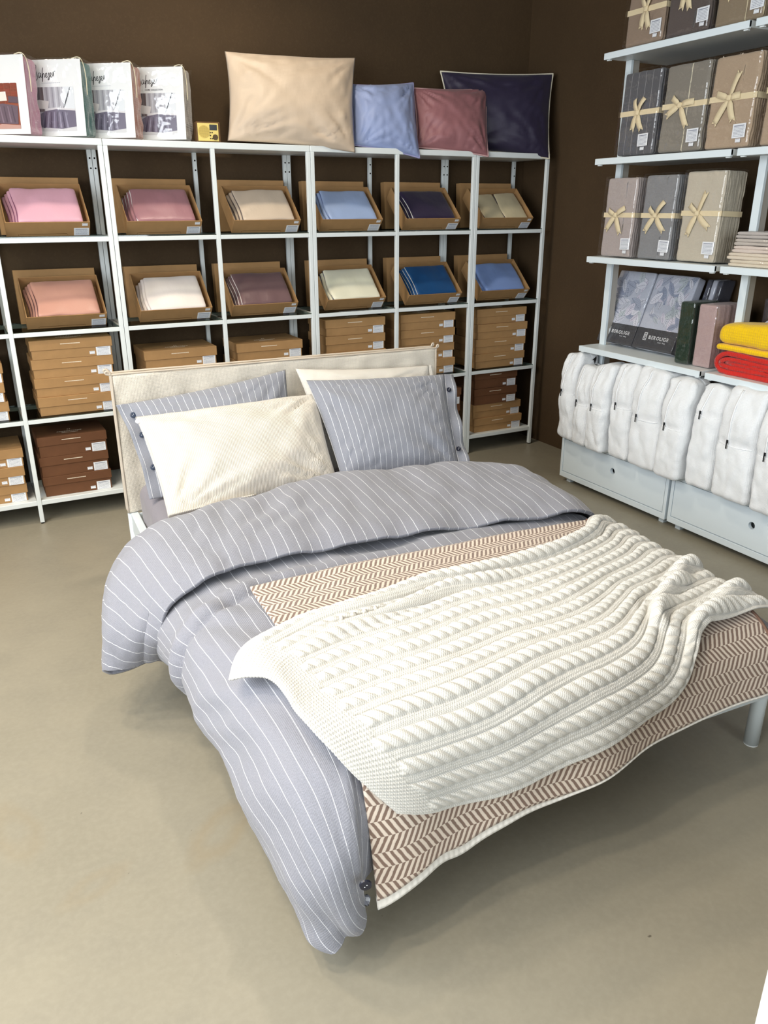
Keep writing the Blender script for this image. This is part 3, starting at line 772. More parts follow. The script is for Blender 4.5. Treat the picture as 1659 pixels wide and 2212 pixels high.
def spread_pack(x, y, rgb, nm, label, variant, tagline, yaw, w=.258, h=.312, d=.115):
    t = empty('packed_bedspread', (x, y, tz + .0092), (math.radians(-4.5), 0, yaw)); tag(t, label, 'bedspread pack', 'packed bedspreads on the shelf top')
    def ruffle(pp, q):
        pp = pp.copy(); pp[:, 0] += (q[:, 0] > .3) * .007 * (ridged(pp[:, 1] * 26, pp[:, 2] * 14, x * 7) - .3) - .006 * (q[:, 0] > .3); return pp
    fb = soft_obj('folded_fabric', velvet(nm, rgb), t, dict(w=w - .006, d=d - .008, h=h - .006, r=.016, n=26, amp=.002, freq=30, seed=x, fn=ruffle), loc=(-w + .003, .007, .003))
    cd = MB().box((-w + .001, .0035, .001), (-.002, .0048, h - .004)).build('printed_card', CARD, t)
    pm = bed_print(variant)
    pw, ph = w * .70, h * .57
    link('photo_print', pm, PRN, cd, mw=Matrix.Translation((-w * .87, .0033, h * .07)) @ Matrix.Diagonal((pw, 1, ph, 1)))
    if variant:
        sc = .0205; st = [[(a * sc, b * sc) for a, b in s] for s in SCRIPT]
        link('script_lettering', stroke_mesh(st, .0013), BLACK, cd, mw=Matrix.Translation((-w * .90, .0030, h * .755)))
        if tagline: link('small_lettering', text_mesh('HOME COLLECTION', .0095, .0001), BLACK, cd, mw=Matrix.Translation((-w * .74, .0032, h * .675)) @ FACE)
        else:
            m = MB(); [m.box((-w * .74 + k * .009, .0030, h * .69), (-w * .74 + k * .009 + .0065, .0033, h * .694)) for k in range(10)]; m.build('small_lettering', INK, cd)
    else:
        pass
    P = spline([(-.045, .010, h - .002), (-.020, .02, h + .006), (-.004, .028, h - .01), (.003, .034, h * .8), (.003, .036, h * .55)], 24)
    MB().tube(P, .0022, 6).build('carry_cord', CORD, t, True)
    soft_obj('film_bag', FILM_S, t, dict(w=w + .004, d=d + .006, h=h + .006, r=.008, n=14, amp=.0012, freq=24, seed=x * 5), loc=(-w - .002, -.001, 0))
    return t
YW = math.radians(-36)
spread_pack(-.285, .050, (176, 128, 150), 'lilac_velvet', 'packed bedspread with lilac velvet side and brick wall photo', 0, False, YW)
spread_pack(-.055, .050, (58, 100, 98), 'teal_velvet', 'packed bedspread with teal velvet side', 1, False, YW)
spread_pack(.160, .050, (160, 112, 98), 'terracotta_velvet', 'packed bedspread with terracotta velvet side and glaring film', 1, False, YW)
spread_pack(.393, .050, (172, 166, 162), 'grey_velvet', 'packed bedspread with pale grey side beside the radio', 1, True, YW)
# ------------------------------------------------------------------ shelving on the right wall
ROT = math.radians(-90)
RS_X = 2.18; RS_D = .40
SZ = (2.130, 1.680, 1.228, .779)
BAYS = ((-.762, -1.562), (-1.592, -2.392))
SPOST = plain('post_grey_side', (172, 166, 156), .5)
for b, (ya, yb) in enumerate(BAYS):
    for i, z in enumerate(SZ):
        words_ = ('top', 'second', 'third', 'fourth')[i]
        t = empty('wall_shelf', (RS_X, ya, z), (0, 0, ROT)); w = ya - yb
        tag(t, '%s white shelf board of the %s' % (words_, 'bay nearest the room corner' if b == 0 else 'bay cut by the right photo edge'), 'shelf', 'white shelf boards on the right wall')
        MB().box((0, 0, -.024), (w, RS_D, 0), .002).build('board', WHITE_M, t)
        MB().box((.0, -.0015, -.028), (w, .012, -.001), .001).build('front_edge', PALE_M, t)
        for xx in (.012, w - .03): MB().box((xx, .006, -.033), (xx + .02, .02, -.0285), .001).build('end_clip', WHITE_M, t)
    for k, yy in enumerate((ya - .016,) if b == 0 else (ya - .012, yb + .05)):
        zz = [.276] + [q for z in SZ[::-1] for q in (z - .0245, z + .0005)] + [2.9]
        t = empty('shelf_post', (2.302, yy, .276)); tag(t, ('white shelf post nearest the room corner', 'white shelf post between the two right wall bays', 'white shelf post outside the right photo edge')[b + k], 'post', 'white posts of the right wall shelving')
        for q in range(0, len(zz), 2):
            a = MB().box((0, -.036, zz[q] - .276), (.016, 0, zz[q + 1] - .276), .001).build('front_profile', PALE_M, t)
            MB().box((.016, -.034, zz[q] - .276), (.055, -.002, zz[q + 1] - .276), .001).build('back_profile', SPOST, t)
            MB().box((.028, -.0352, zz[q] - .276 + .06), (.034, -.0338, zz[q] - .276 + .085)).build('slot', WHITE_M, a)

# ---- gift wrapped linen sets
def bow(parent, cx, cz, y, seed, style):
    r = random.Random(seed); Y = (0, 1, 0)
    def petal(a, L, wd, lift, nm, tail=False):
        dx, dz = math.cos(a), math.sin(a); P = []; W = []; Dd = []; n = 11
        bend = r.uniform(-.10, .10)
        for k in range(n):
            s = k / (n - 1); aa = a + bend * s
            x = cx + math.cos(aa) * L * s; z = cz + math.sin(aa) * L * s
            P.append((x, y - lift * math.sin(math.pi * min(1, s * 1.0)) - .0015, z)); Dd.append((-math.sin(aa), .18 * math.sin(s * 3), math.cos(aa)))
            W.append(wd * (.35 + .65 * smooth(0, .35, s)))
        m = MB().ribbon(P, [float(q) for q in W], Dd, .0012)
        if tail:      # swallow tail
            e = Vector(P[-1]); d = Vector(Dd[-1]).normalized() * wd; f = Vector((math.cos(a), 0, math.sin(a))) * wd * .9
            for s_ in (-1, 1):
                m.add([e, e + d * s_, e + d * s_ + f, e + Vector((0, .001, 0)), e + d * s_ + Vector((0, .001, 0)), e + d * s_ + f + Vector((0, .001, 0))], [(0, 1, 2), (5, 4, 3), (0, 3, 4, 1), (1, 4, 5, 2), (2, 5, 3, 0)])
        return m.build(nm, RIBBON, parent, True)
    for a, L, tail in style:
        petal(math.radians(a), L, .0125, .004 if tail else .009, 'ribbon_tail' if tail else 'ribbon_loop', tail)
    V, F, uv = soft_box(.022, .012, .022, .006, 6); link('knot', np_mesh('knot', V, F, uv), RIBBON, parent, loc=(cx - .011, y - .011, cz - .011))
STY_A = [(118, .062, 0), (58, .066, 0), (-112, .070, 1), (-72, .074, 1)]
STY_B = [(140, .060, 0), (12, .075, 0), (205, .075, 1), (-58, .092, 1)]
STY_C = [(165, .070, 0), (72, .090, 1), (-122, .105, 1), (-70, .085, 1), (8, .05, 0)]
STY_D = [(160, .058, 0), (28, .066, 0), (-128, .085, 1), (-62, .088, 1)]
STY_E = [(140, .055, 0), (50, .075, 0), (-128, .085, 1), (-50, .085, 1)]
STY_F = [(140, .06, 0), (68, .085, 1), (-118, .095, 1), (-45, .085, 1)]
LBL_R = label_card(.062, .052, 8, 4)
def linen_pack(x, y, z, yaw, w, h, d, mat, label, style, bowz, seed, bowx=.48, lx=.62, lean=2.0, side=None, lblz=.035):
    t = empty('wrapped_linen_set', (x, y, z + .001 + d * math.sin(math.radians(lean))), (math.radians(-lean), 0, ROT + yaw)); tag(t, label, 'bedding pack', 'gift wrapped linen sets')
    def fold(pp, q):
        pp = pp.copy(); s = q[:, 0] > .3
        pp[:, 0] += s * (-.008 + .006 * np.sin(pp[:, 1] * 2 * math.pi / .013 + 2 * noise(pp[:, 2] * 9, seed)) + .003 * noise(pp[:, 1] * 40, pp[:, 2] * 22, seed)); return pp
    soft_obj('folded_linen', mat, t, dict(w=w - .006, d=d - .006, h=h - .005, r=.010, n=26, amp=.0018, freq=20, seed=seed, fn=fold), loc=(.003, .003, .001))
    zb = h * bowz
    MB().box((.0, .0008, zb - .011), (w - .001, .0025, zb + .011)).box((w - .0025, .0008, zb - .011), (w - .001, d - .004, zb + .011)).build('ribbon_band', RIBBON, t)
    bow(t, w * bowx, zb, .0, seed, style)
    put_label(t, w * lx, h * lblz + .022, -.002, LBL_R, 'label', (0, math.radians(random.uniform(-2, 2)), 0)); put_label(t, w * lx + .02, h * lblz + .006, -.002, TAGS, 'price_tag')
    soft_obj('film_bag', FILM, t, dict(w=w + .002, d=d + .004, h=h + .004, r=.007, n=14, amp=.0016, freq=22, seed=seed * 3), loc=(-.001, -.0155, 0)).scale = (1, (d + .016) / (d + .004), 1)
    return t
L_TAUPE = fabric('taupe_linen', (150, 130, 112), .9, .2, 600, .10); L_CHAR = fabric('charcoal_linen', (92, 82, 78), .9, .2, 500, .16)
L_OLIVE = fabric('olive_taupe_linen', (140, 124, 102), .9, .2, 500, .10, stripes=(.145, .004, (214, 200, 166)))
L_DSTR = fabric('dark_pinstripe_linen', (92, 92, 96), .9, .2, 600, .14, stripes=(.043, .0022, (150, 148, 150)))
L_GSTR = fabric('grey_cream_stripe_linen', (134, 128, 118), .9, .2, 600, .12, stripes=(.135, .0045, (222, 214, 190)))
L_SAND = fabric('sand_linen', (176, 154, 130), .9, .2, 500, .10); L_ROSE = fabric('rose_grey_linen', (176, 164, 160), .9, .2, 600, .06)
L_GREY = fabric('mid_grey_linen', (136, 136, 138), .9, .2, 500, .14); L_ECRU = fabric('ecru_linen', (196, 186, 168), .9, .2, 600, .08)
z1 = SZ[0]; z2 = SZ[1]; z3 = SZ[2]; z4 = SZ[3]
linen_pack(2.195, -.868, z1, .0, .235, .34, .10, L_TAUPE, 'taupe ribbed linen set on the top shelf nearest the corner', STY_A, .40, 11, .5, .66)
linen_pack(2.198, -1.110, z1, .0, .238, .34, .10, L_CHAR, 'charcoal brown linen set in the middle of the top shelf', STY_A, .50, 12, .42, .70)
linen_pack(2.205, -1.362, z1, .0, .238, .34, .10, L_OLIVE, 'olive brown striped linen set at the right of the top shelf', STY_C, .55, 13, .45, .72)
linen_pack(2.192, -.885, z2, .0, .242, .350, .11, L_DSTR, 'dark grey pinstriped linen set on the second shelf', STY_A, .505, 14, .47, .56)
linen_pack(2.192, -1.142, z2, .0, .248, .346, .11, L_GSTR, 'grey linen set with cream stripes on the second shelf', STY_B, .53, 15, .42, .66)
linen_pack(2.192, -1.400, z2, .0, .232, .344, .10, L_SAND, 'sand brown linen set at the right of the second shelf', STY_C, .54, 16, .44, .62)
linen_pack(2.20, -1.665, z2, .0, .24, .36, .12, L_SAND, 'beige linen set cut by the right photo edge', STY_C, .54, 17)
linen_pack(2.205, -.822, z3, .0, .212, .362, .11, L_ROSE, 'pale rose grey linen set on the third shelf', STY_D, .53, 18, .40, .66)
linen_pack(2.215, -1.062, z3, .0, .208, .368, .11, L_GREY, 'mid grey linen set in the middle of the third shelf', STY_E, .52, 19, .44, .64)
linen_pack(2.222, -1.296, z3, .0, .222, .376, .13, L_ECRU, 'ecru linen set at the right of the third shelf', STY_F, .535, 20, .42, .66)

# ---- stack of pale folded pillowcases in the cut bay
for k, (dx, rgb) in enumerate(((.0, (222, 208, 186)), (-.014, (226, 212, 192)), (.004, (224, 208, 196)), (.006, (196, 186, 176)), (.008, (190, 182, 176)))):
    t = empty('folded_pillowcase', (2.205 + .003 * k, -1.604 - dx, z3 + .001 + k * .0275), (0, 0, ROT)); 
    tag(t, 'folded pale pillowcase, %s in the stack at the right photo edge' % ('lowest', 'second from below', 'middle one', 'fourth from below', 'topmost')[k], 'pillowcase', 'folded pillowcases on the third shelf')
    mt = fabric('pale_cotton_%d' % k, rgb, .85, .2, 700, .05, stripes=(.009, .002, tuple(min(255, c + 16) for c in rgb)) if k > 2 else None, axis='Y')
    for j in range(2):
        soft_obj('fold', mt, t, dict(w=.30, d=.22, h=.0132, r=.0062, n=16, amp=.0016, freq=14, seed=k * 2.3 + j), loc=(.004 * j, .003 * j, .0005 + .0131 * j))
    soft_obj('film_bag', FILM, t, dict(w=.312, d=.226, h=.0272, r=.011, n=10, amp=.0012, freq=25, seed=k), loc=(-.004, -.003, 0))

# ---- leaf print sets with dark sleeves on the fourth shelf
LEAF = fabric('leaf_print_ground', (188, 192, 206), .8, .15, 500, .08)
LPRN = vcol_mat('leaf_ink', .75)
def leaf_print(w, z0, z1, seed):
    """leaves printed flat on the cotton face"""
    r = random.Random(seed); m = MB(); y = -.0002
    tones = [(206, 208, 220), (170, 176, 194), (222, 222, 232), (152, 160, 182), (190, 198, 204), (214, 210, 224)]
    for k in range(46):
        cx, cz = r.uniform(.02, w - .02), r.uniform(z0 + .02, z1 - .02); a = r.uniform(0, 6.28); L = r.uniform(.05, .10); wd = L * r.uniform(.16, .3)
        c, s_ = math.cos(a), math.sin(a); y -= .000012
        def q(t, o): return (min(max(cx + c * t - s_ * o, .001), w - .001), min(max(cz + s_ * t + c * o, z0), z1))
        out = [q(L * (i / 8 - .5), wd * math.sin(math.pi * i / 8) ** .8) for i in range(9)] + [q(L * (i / 8 - .5), -wd * math.sin(math.pi * i / 8) ** .8) for i in range(7, 0, -1)]
        m.add([(p[0], y, p[1]) for p in out], [tuple(range(len(out)))], lin(r.choice(tones)))
        ink = lin(r.choice([(76, 84, 112), (100, 106, 134), (66, 80, 98)]))
        def stroke(p0, p1, h):
            dx, dz = p1[0] - p0[0], p1[1] - p0[1]; l = math.hypot(dx, dz) + 1e-9; nx, nz = -dz / l * h, dx / l * h
            m.add([(p0[0] - nx, y - .00001, p0[1] - nz), (p1[0] - nx * .4, y - .00001, p1[1] - nz * .4), (p1[0] + nx * .4, y - .00001, p1[1] + nz * .4), (p0[0] + nx, y - .00001, p0[1] + nz)], [(0, 1, 2, 3)], ink)
        stroke(q(-L / 2, 0), q(L / 2, 0), .0008)
        for i in range(2, 8):
            t_ = L * (i / 9 - .5)
            for sg in (-1, 1): stroke(q(t_, 0), q(t_ + L * .10, sg * wd * .85 * math.sin(math.pi * (i / 9 + .05)) ** .8), .0006)
        for i in range(8): stroke(out[i], out[i + 1], .0006)
    return m.mesh('leaf_print')
SLEEVE = plain('dark_sleeve_card', (66, 66, 70), .45)
DARKLEAF = fabric('dark_leaf_side', (70, 72, 84), .85, .1, 300, .6)
WPRINT = plain('white_sleeve_print', (232, 232, 234), .5)
def leaf_pack(x, y, yaw, lean, label, w=.255, h=.375, d=.05, sleeve=True, mat=None):
    t = empty('leaf_print_set', (x, y, z4 + .001 + d * math.sin(lean)), (-lean, 0, ROT + yaw)); tag(t, label, 'bedding pack', 'leaf print bedding sets')
    soft_obj('folded_cotton', mat or LEAF, t, dict(w=w, d=d, h=h, r=.006, n=14, amp=.0008, freq=18, seed=y), loc=(0, 0, 0))
    if sleeve: link('leaf_print', leaf_print(w, h * .27, h - .004, int(abs(y) * 1000)), LPRN, t)
    if sleeve:
        sl = MB().box((-.0012, -.0012, .0), (w + .0012, d * .8, h * .275), .0008).build('sleeve', SLEEVE, t)
        lg = MB(); cx, cz, s = w * .25, h * .165, .0105                       # rounded emblem
        for a, b in (((-s, -1.9 * s), (s, -1.55 * s)), ((-s, 1.55 * s), (s, 1.9 * s)), ((-s, -1.9 * s), (-.7 * s, 1.9 * s)), ((.7 * s, -1.9 * s), (s, 1.9 * s)), ((-.4 * s, -1.2 * s), (.4 * s, -.9 * s)), ((-.4 * s, -.15 * s), (.4 * s, .15 * s)), ((-.4 * s, .9 * s), (.4 * s, 1.2 * s)), ((-.4 * s, -1.2 * s), (-.15 * s, .1 * s)), ((.15 * s, -.1 * s), (.4 * s, 1.2 * s)), ((-.4 * s, .4 * s), (-.15 * s, 1.1 * s))):
            lg.box((cx + a[0], -.0018, cz + a[1]), (cx + b[0], -.0013, cz + b[1]))
        lg.build('emblem', WPRINT, sl)
        xx = w * .345; lz = h * .140; bars = MB()
        for ch in 'BEROLIGE':
            if ch == 'E':                      # the E is drawn as three bars
                for q in (0, 1, 2): bars.box((xx, -.0018, lz + q * .0068), (xx + .0115, -.0013, lz + q * .0068 + .0030))
                xx += .0115 + .0042; continue
            me = text_mesh(ch, .0245, .0003); lo = min(v.co.x for v in me.vertices); hi = max(v.co.x for v in me.vertices)
            link('letter', me, WPRINT, sl, mw=Matrix.Translation((xx - lo, -.0016, lz)) @ FACE); xx += hi - lo + .0042
        bars.build('letter_bars', WPRINT, sl)
        link('small_lettering', text_mesh('home   living', .009), WPRINT, sl, mw=Matrix.Translation((w * .60, -.0016, h * .105)) @ FACE)
    soft_obj('film_bag', FILM, t, dict(w=w + .005, d=d + .005, h=h + .005, r=.007, n=12, amp=.0012, freq=18, seed=x), loc=(-.0025, -.003, -.0))
    return t
leaf_pack(2.318, -.742, 0, math.radians(19), 'leaf print bedding set with dark sleeve beside the corner post', w=.25)
leaf_pack(2.318, -.998, 0, math.radians(20), 'leaf print bedding set with dark sleeve beside the green pack', w=.262)
for k, dy in enumerate((0, .032, .064)):
    t = empty('dark_leaf_set', (2.395 + .055 * 0, -1.268 - dy * 1.0, z4 + .006), (0, 0, ROT)); tag(t, 'upright dark leaf print pack, %s of three behind the green pack' % ('leftmost', 'middle', 'rightmost')[k], 'bedding pack', 'dark leaf print packs')
    def lean_(pp, q): pp = pp.copy(); pp[:, 1] += .10 * pp[:, 2] / .36; return pp
    soft_obj('folded_cotton', DARKLEAF if k != 1 else LEAF, t, dict(w=.027, d=.09, h=.352, r=.006, n=12, amp=.002, freq=30, seed=k, fn=lean_))
    soft_obj('film_bag', FILM_S, t, dict(w=.030, d=.096, h=.355, r=.006, n=12, amp=.0012, freq=30, seed=k + 5, fn=lean_), loc=(-.0015, -.003, 0))
def plain_pack(x, y, w, d, h, mat, label, seed):
    t = empty('packed_bed_linen', (x, y, z4 + .001), (0, 0, ROT)); tag(t, label, 'bedding pack', 'plain packs on the fourth shelf')
    def fold(pp, q):
        pp = pp.copy(); pp[:, 0] += (q[:, 0] > .3) * (.003 * np.sin(pp[:, 1] * 2 * math.pi / .017) - .004); return pp
    soft_obj('folded_cotton', mat, t, dict(w=w, d=d, h=h, r=.010, n=22, amp=.001, freq=20, seed=seed, fn=fold), loc=(.002, .002, .001))
    soft_obj('film_bag', FILM_S, t, dict(w=w + .005, d=d + .006, h=h + .004, r=.008, n=14, amp=.0014, freq=26, seed=seed + 3))
    return t
plain_pack(2.235, -1.352, .080, .17, .278, fabric('bottle_green_crepe', (20, 46, 30), .85, .2, 400, .25, bump=.5), 'upright bottle green bed linen pack in shiny film', 1)
plain_pack(2.246, -1.450, .098, .20, .276, fabric('old_rose_crepe', (186, 160, 158), .88, .2, 400, .05, bump=.5), 'upright old rose bed linen pack in shiny film', 2)
plain_pack(2.40, -1.66, .13, .20, .31, fabric('dark_aubergine_cotton', (62, 54, 58), .85, .2, 500, .1), 'dark aubergine pack behind the yellow blanket', 3)

# ---- yellow and red muslin blankets
YEL = fabric('yellow_muslin', (246, 200, 10), .9, .25, 260, .06, bump=.9); RED = fabric('red_muslin', (206, 38, 28), .9, .25, 260, .08, bump=.9)
def roll_section(pts, r, length, mat, parent, nm, seed):
    """thick layered cloth whose cross-section follows a spiral, extruded into the shelf"""
    P = spline(pts, 70); n = len(P); ys = np.linspace(0, length, 14); out = []
    tan = np.gradient(P, axis=0); tan /= np.linalg.norm(tan, axis=1, keepdims=True); nr = np.stack([-tan[:, 1], tan[:, 0]], 1)
    ring = np.concatenate([P + nr * r, P[::-1] - nr[::-1] * r])
    G = np.zeros((len(ring), len(ys), 3))
    for j, y in enumerate(ys):
        k = fbm(ring[:, 0] * 18 + seed, ring[:, 1] * 18, y * 9, 3) * .003
        e = min(j, len(ys) - 1 - j); s = 1 if e > 0 else .985
        G[:, j, 0] = ring[:, 0] + k; G[:, j, 2] = ring[:, 1] + k * .7; G[:, j, 1] = y
    F = grid_faces(*G.shape[:2]); m = len(ring)
    V = G.reshape(-1, 3); uv = np.stack([np.broadcast_to(np.linspace(0, 1.2, m)[:, None], G.shape[:2]), np.broadcast_to(ys[None], G.shape[:2])], -1).reshape(-1, 2)[F]
    cl = np.stack([np.arange(m - 1) * len(ys), np.arange(1, m) * len(ys)], 1)
    h = m // 2                                   # front end cap: quads across the cloth thickness
    cap = np.array([[k * len(ys), (m - 1 - k) * len(ys), (m - 2 - k) * len(ys), (k + 1) * len(ys)] for k in range(h - 1)])
    F2 = np.concatenate([F[:, ::-1], cap]); uv2 = np.concatenate([uv[:, ::-1], uv[:len(cap)]])
    me = np_mesh(nm, V, F2, uv2); return link(nm, me, mat, parent)
t = empty('folded_red_blanket', (2.222, -1.592, z4 + .001), (0, 0, ROT)); tag(t, 'red muslin blanket folded in layers under the yellow one', 'blanket')
H = .098
roll_section([(.31, .010), (.15, .010), (.045, .012), (.012, .045), (.045, .083), (.12, .088), (.20, .083), (.31, .080)], .0095, .17, RED, t, 'outer_fold', 1)
roll_section([(.31, .030), (.15, .0305), (.06, .0315), (.036, .045), (.06, .062), (.12, .065), (.20, .062), (.31, .060)], .0088, .17, RED, t, 'inner_fold', 2)
roll_section([(.31, .0455), (.15, .0465), (.085, .0475), (.062, .0475)], .0068, .17, RED, t, 'core_fold', 3)
t = empty('folded_yellow_blanket', (2.218, -1.586, z4 + .0985), (0, 0, ROT)); tag(t, 'bright yellow muslin blanket folded on top of the red one', 'blanket')
def crown(pp, q): pp = pp.copy(); pp[:, 2] += .022 * np.sin(np.clip(pp[:, 0] / .32, 0, 1) * math.pi * .55) * (q[:, 2] > -.2); return pp
soft_obj('under_fold', YEL, t, dict(w=.32, d=.165, h=.026, r=.0125, n=18, amp=.002, freq=16, seed=3), loc=(.004, .004, 0))
soft_obj('upper_fold', YEL, t, dict(w=.32, d=.17, h=.082, r=.036, n=26, amp=.004, freq=12, seed=9, fn=crown), loc=(0, 0, .0265))
put_label(t, .15, .120, .10, LBL, 'price_tag', (math.radians(-75), 0, math.radians(10)))

# ---- low drawer units under the bags
LACQ = plain('pale_blue_lacquer', (230, 242, 250), .35, .5)
for b, (ya, yb) in enumerate(((-.678, -1.466), (-1.482, -2.270))):
    w = ya - yb; t = empty('drawer_unit', (2.19, ya, 0), (0, 0, ROT))
    tag(t, ('low white drawer unit nearest the room corner', 'low white drawer unit cut by the right photo edge')[b], 'drawer unit', 'low white drawer units')
    m = MB(); D = .395; z0, z1_ = .032, .270; q = .018
    m.box((0, 0, z0), (w, D, z0 + .03), .001).box((0, 0, z1_ - q), (w, D, z1_), .001).box((0, 0, z0 + .03), (q, D, z1_ - q), .001).box((w - q, 0, z0 + .03), (w, D, z1_ - q), .001).box((q, D - .006, z0 + .03), (w - q, D, z1_ - q))
    m.build('carcass', LACQ, t)
    # drawer front with a round finger hole
    hx, hz, R_ = (.408, .460)[b], .172, .0165; x0, x1, za, zb = q + .003, w - q - .003, z0 + .034, z1_ - q - .003
    angs = sorted([2 * math.pi * (k + .5) / 32 for k in range(32)] + [math.atan2(cz - hz, cx - hx) % (2 * math.pi) for cx in (x0, x1) for cz in (za, zb)]); n = len(angs); V = []; F = []
    for y in (.002, .020):
        for k in range(n):
            a = angs[k]; V.append((hx + R_ * math.cos(a), y, hz + R_ * math.sin(a)))
        for k in range(n):
            a = angs[k]; c, s = math.cos(a), math.sin(a)
            tt = min(((x1 - hx) / c if c > 0 else (x0 - hx) / c) if abs(c) > 1e-6 else 9, ((zb - hz) / s if s > 0 else (za - hz) / s) if abs(s) > 1e-6 else 9)
            V.append((hx + c * tt, y, hz + s * tt))
    def quad(a, b_, c, d): F.append((a, b_, c, d))
    for k in range(n):
        j = (k + 1) % n
        quad(k, j, n + j, n + k); quad(2 * n + k, 3 * n + k, 3 * n + j, 2 * n + j); quad(k, 2 * n + k, 2 * n + j, j); quad(n + k, n + j, 3 * n + j, 3 * n + k)
    mm = MB(); mm.add(V, F)
    dr = mm.build('drawer', LACQ, t)
    MB().box((x0 + .004, .05, za), (x1 - .004, .36, zb - .02)).build('drawer_box', plain('drawer_inside', (120, 126, 128), .7), t)
    for fx in (.03, w - .06):
        for fy in (.03, D - .06): MB().box((fx, fy, 0), (fx + .03, fy + .03, z0), .001).build('foot', LACQ, t)

# ---- white zipped bags with duvets and pillows, standing on the drawer units
BAGW = fabric('white_bag_cotton', (238, 240, 242), .8, .2, 500, .02, bump=.5); ZIPW = plain('white_zip_tape', (246, 248, 250), .5); PULL = plain('zip_pull_metal', (60, 62, 66), .35, metal=.8)
BAGC = fabric('cream_bag_side', (226, 222, 206), .8, .2, 500, .02, bump=.4)
BAGS = [(-.690, .128, .735, .533, 0), (-.819, .122, .690, .501, 0), (-.942, .142, .722, .507, 1), (-1.085, .148, .742, .541, 0), (-1.234, .193, .752, .520, 1), (-1.428, .160, .738, .522, 2),
        (-1.600, .150, .738, .610, 1), (-1.752, .200, .755, .523, 0), (-1.954, .19, .74, .52, 1)]
for i, (y0, w, top, pz, tw) in enumerate(BAGS):
    w -= .010; y0 -= .005
    zb = .272; h = top - zb; d = .165; xf = 2.125 - .012 * (i % 3)
    t = empty('zipped_bedding_bag', (xf, y0, zb), (0, 0, ROT))
    tag(t, ('white zipped bedding bag, %s from the room corner' % ('first', 'second', 'third', 'fourth', 'fifth', 'sixth', 'seventh', 'eighth', 'ninth')[i]), 'bag', 'white zipped bedding bags on the drawers')
    zr = (pz - zb) / h; sd = i * 4.7 + 1
    def shape(pp, q, w=w, d=d, h=h, sd=sd, zr=zr, tw=tw):
        pp = pp.copy(); u = pp[:, 0] / w; v = pp[:, 2] / h; fr = (q[:, 1] < .2)
        pp[:, 1] -= .012 * np.sin(np.clip(u, 0, 1) * math.pi) * np.sin(np.clip(v, 0, 1) * math.pi) * (q[:, 1] < 0)
        pp[:, 1] += .007 * np.exp(-((v - zr) / .03) ** 2) * fr                       # waist seam under the zip
        pp[:, 1] += .007 * (ridged(u * 1.6 + sd + v, v * 2.4 + sd * .3, sd) - .55) * fr * smooth(0, .2, v) + .0035 * (ridged(u * 3.5 - v * 2 + sd, v * 7 + sd, sd * 2) - .5) * fr
        pp[:, 1] += .035 * smooth(.70, 1.0, v) * fr                                    # the upper edge rolls back
        pp[:, 0] += .006 * noise(v * 3 + sd, pp[:, 1] * 6, sd) + .004 * np.sin(v * 4 + sd)
        pp[:, 2] += .014 * noise(u * 2 + sd, pp[:, 1] * 7, 2.0) * smooth(.6, 1, v)
        return pp
    body = soft_obj('bag_body', BAGW, t, dict(w=w, d=d, h=h, r=.024, n=44, amp=.0035, freq=16, seed=sd, bulge=(.003, 0, 0), fn=shape))
    V = np.empty(len(body.data.vertices) * 3); body.data.vertices.foreach_get('co', V); V = V.reshape(-1, 3)
    fr = V[V[:, 1] < d * .55]
    def on(x, z, fr=fr):
        k = ((fr[:, 0] - x) ** 2 + (fr[:, 2] - z) ** 2).argsort()[:4]; return float(fr[k, 1].mean()) - .0025
    zx = w * (.32 if i != 7 else .35); pzl = zr * h
    P = [(zx + (.0 if tw == 0 else .02 * s * s) , on(zx + (.0 if tw == 0 else .02 * s * s), pzl + (h * .985 - pzl) * s), pzl + (h * .985 - pzl) * s) for s in np.linspace(0, 1, 18)]
    MB().ribbon(P, [.0042] * 18, [(1, 0, 0)] * 18, .0016).build('zip', ZIPW, t, True)
    P = [(w * s, on(w * s, pzl - .004), pzl - .004 - .006 * math.sin(s * 3)) for s in np.linspace(.06, .94, 14)]
    MB().tube(P, .0013, 6).build('waist_seam', ZIPW, t, True)
    py = on(zx, pzl) - .004
    p = MB().box((zx - .0045, py - .004, pzl + .002), (zx + .0045, py, pzl + .016), .001).build('zip_slider', PULL, t)
    MB().box((zx - .003, py - .006, pzl - .022), (zx + .003, py - .004, pzl + .004), .0008).build('pull_tab', PULL, p)
    if i == 0:
        pass
# ------------------------------------------------------------------ bed; bed coordinates: across, from head to foot, up
TH_ = math.radians(-2.51); HB = np.array((-.205, -.723, 0.0))
AX = np.array((math.cos(TH_), math.sin(TH_), 0)); AY = np.array((math.sin(TH_), -math.cos(TH_), 0))
def bw(P):
    P = np.asarray(P, float); return HB + P[..., :1] * AX + P[..., 1:2] * AY + P[..., 2:3] * np.array((0, 0, 1.0))
BWID, BLEN = 1.46, 2.06
HEADC = fabric('natural_cotton_cover', (222, 214, 200), .9, .2, 500, .04, bump=.5)
HPIPE = plain('cover_piping', (200, 188, 172), .8)
bed = empty('bed', tuple(HB), (0, 0, TH_)); tag(bed, 'double bed with white metal legs and cream slip covered headboard', 'bed')
def bl(x, y, z): return (x, -y, z)
def leg(x, y, top, nm='leg'):
    o = MB().cyl(bl(x, y, .004), bl(x, y, top), .021, n=24).build(nm, PALE_M, bed); MB().cyl(bl(x, y, 0), bl(x, y, .004), .0205, n=24).build('glide', WHITE, o)
    for p in o.data.polygons: p.use_smooth = len(p.vertices) == 4
leg(.022, .026, .262, 'leg'); leg(BWID - .022, .026, .262); leg(.10, BLEN - .12, .18); leg(BWID - .022, BLEN - .03, .30)
for x in (.012, BWID - .044): MB().box((x, -BLEN + .01, .175), (x + .032, -.045, .265), .003).build('side_rail', PALE_M, bed)
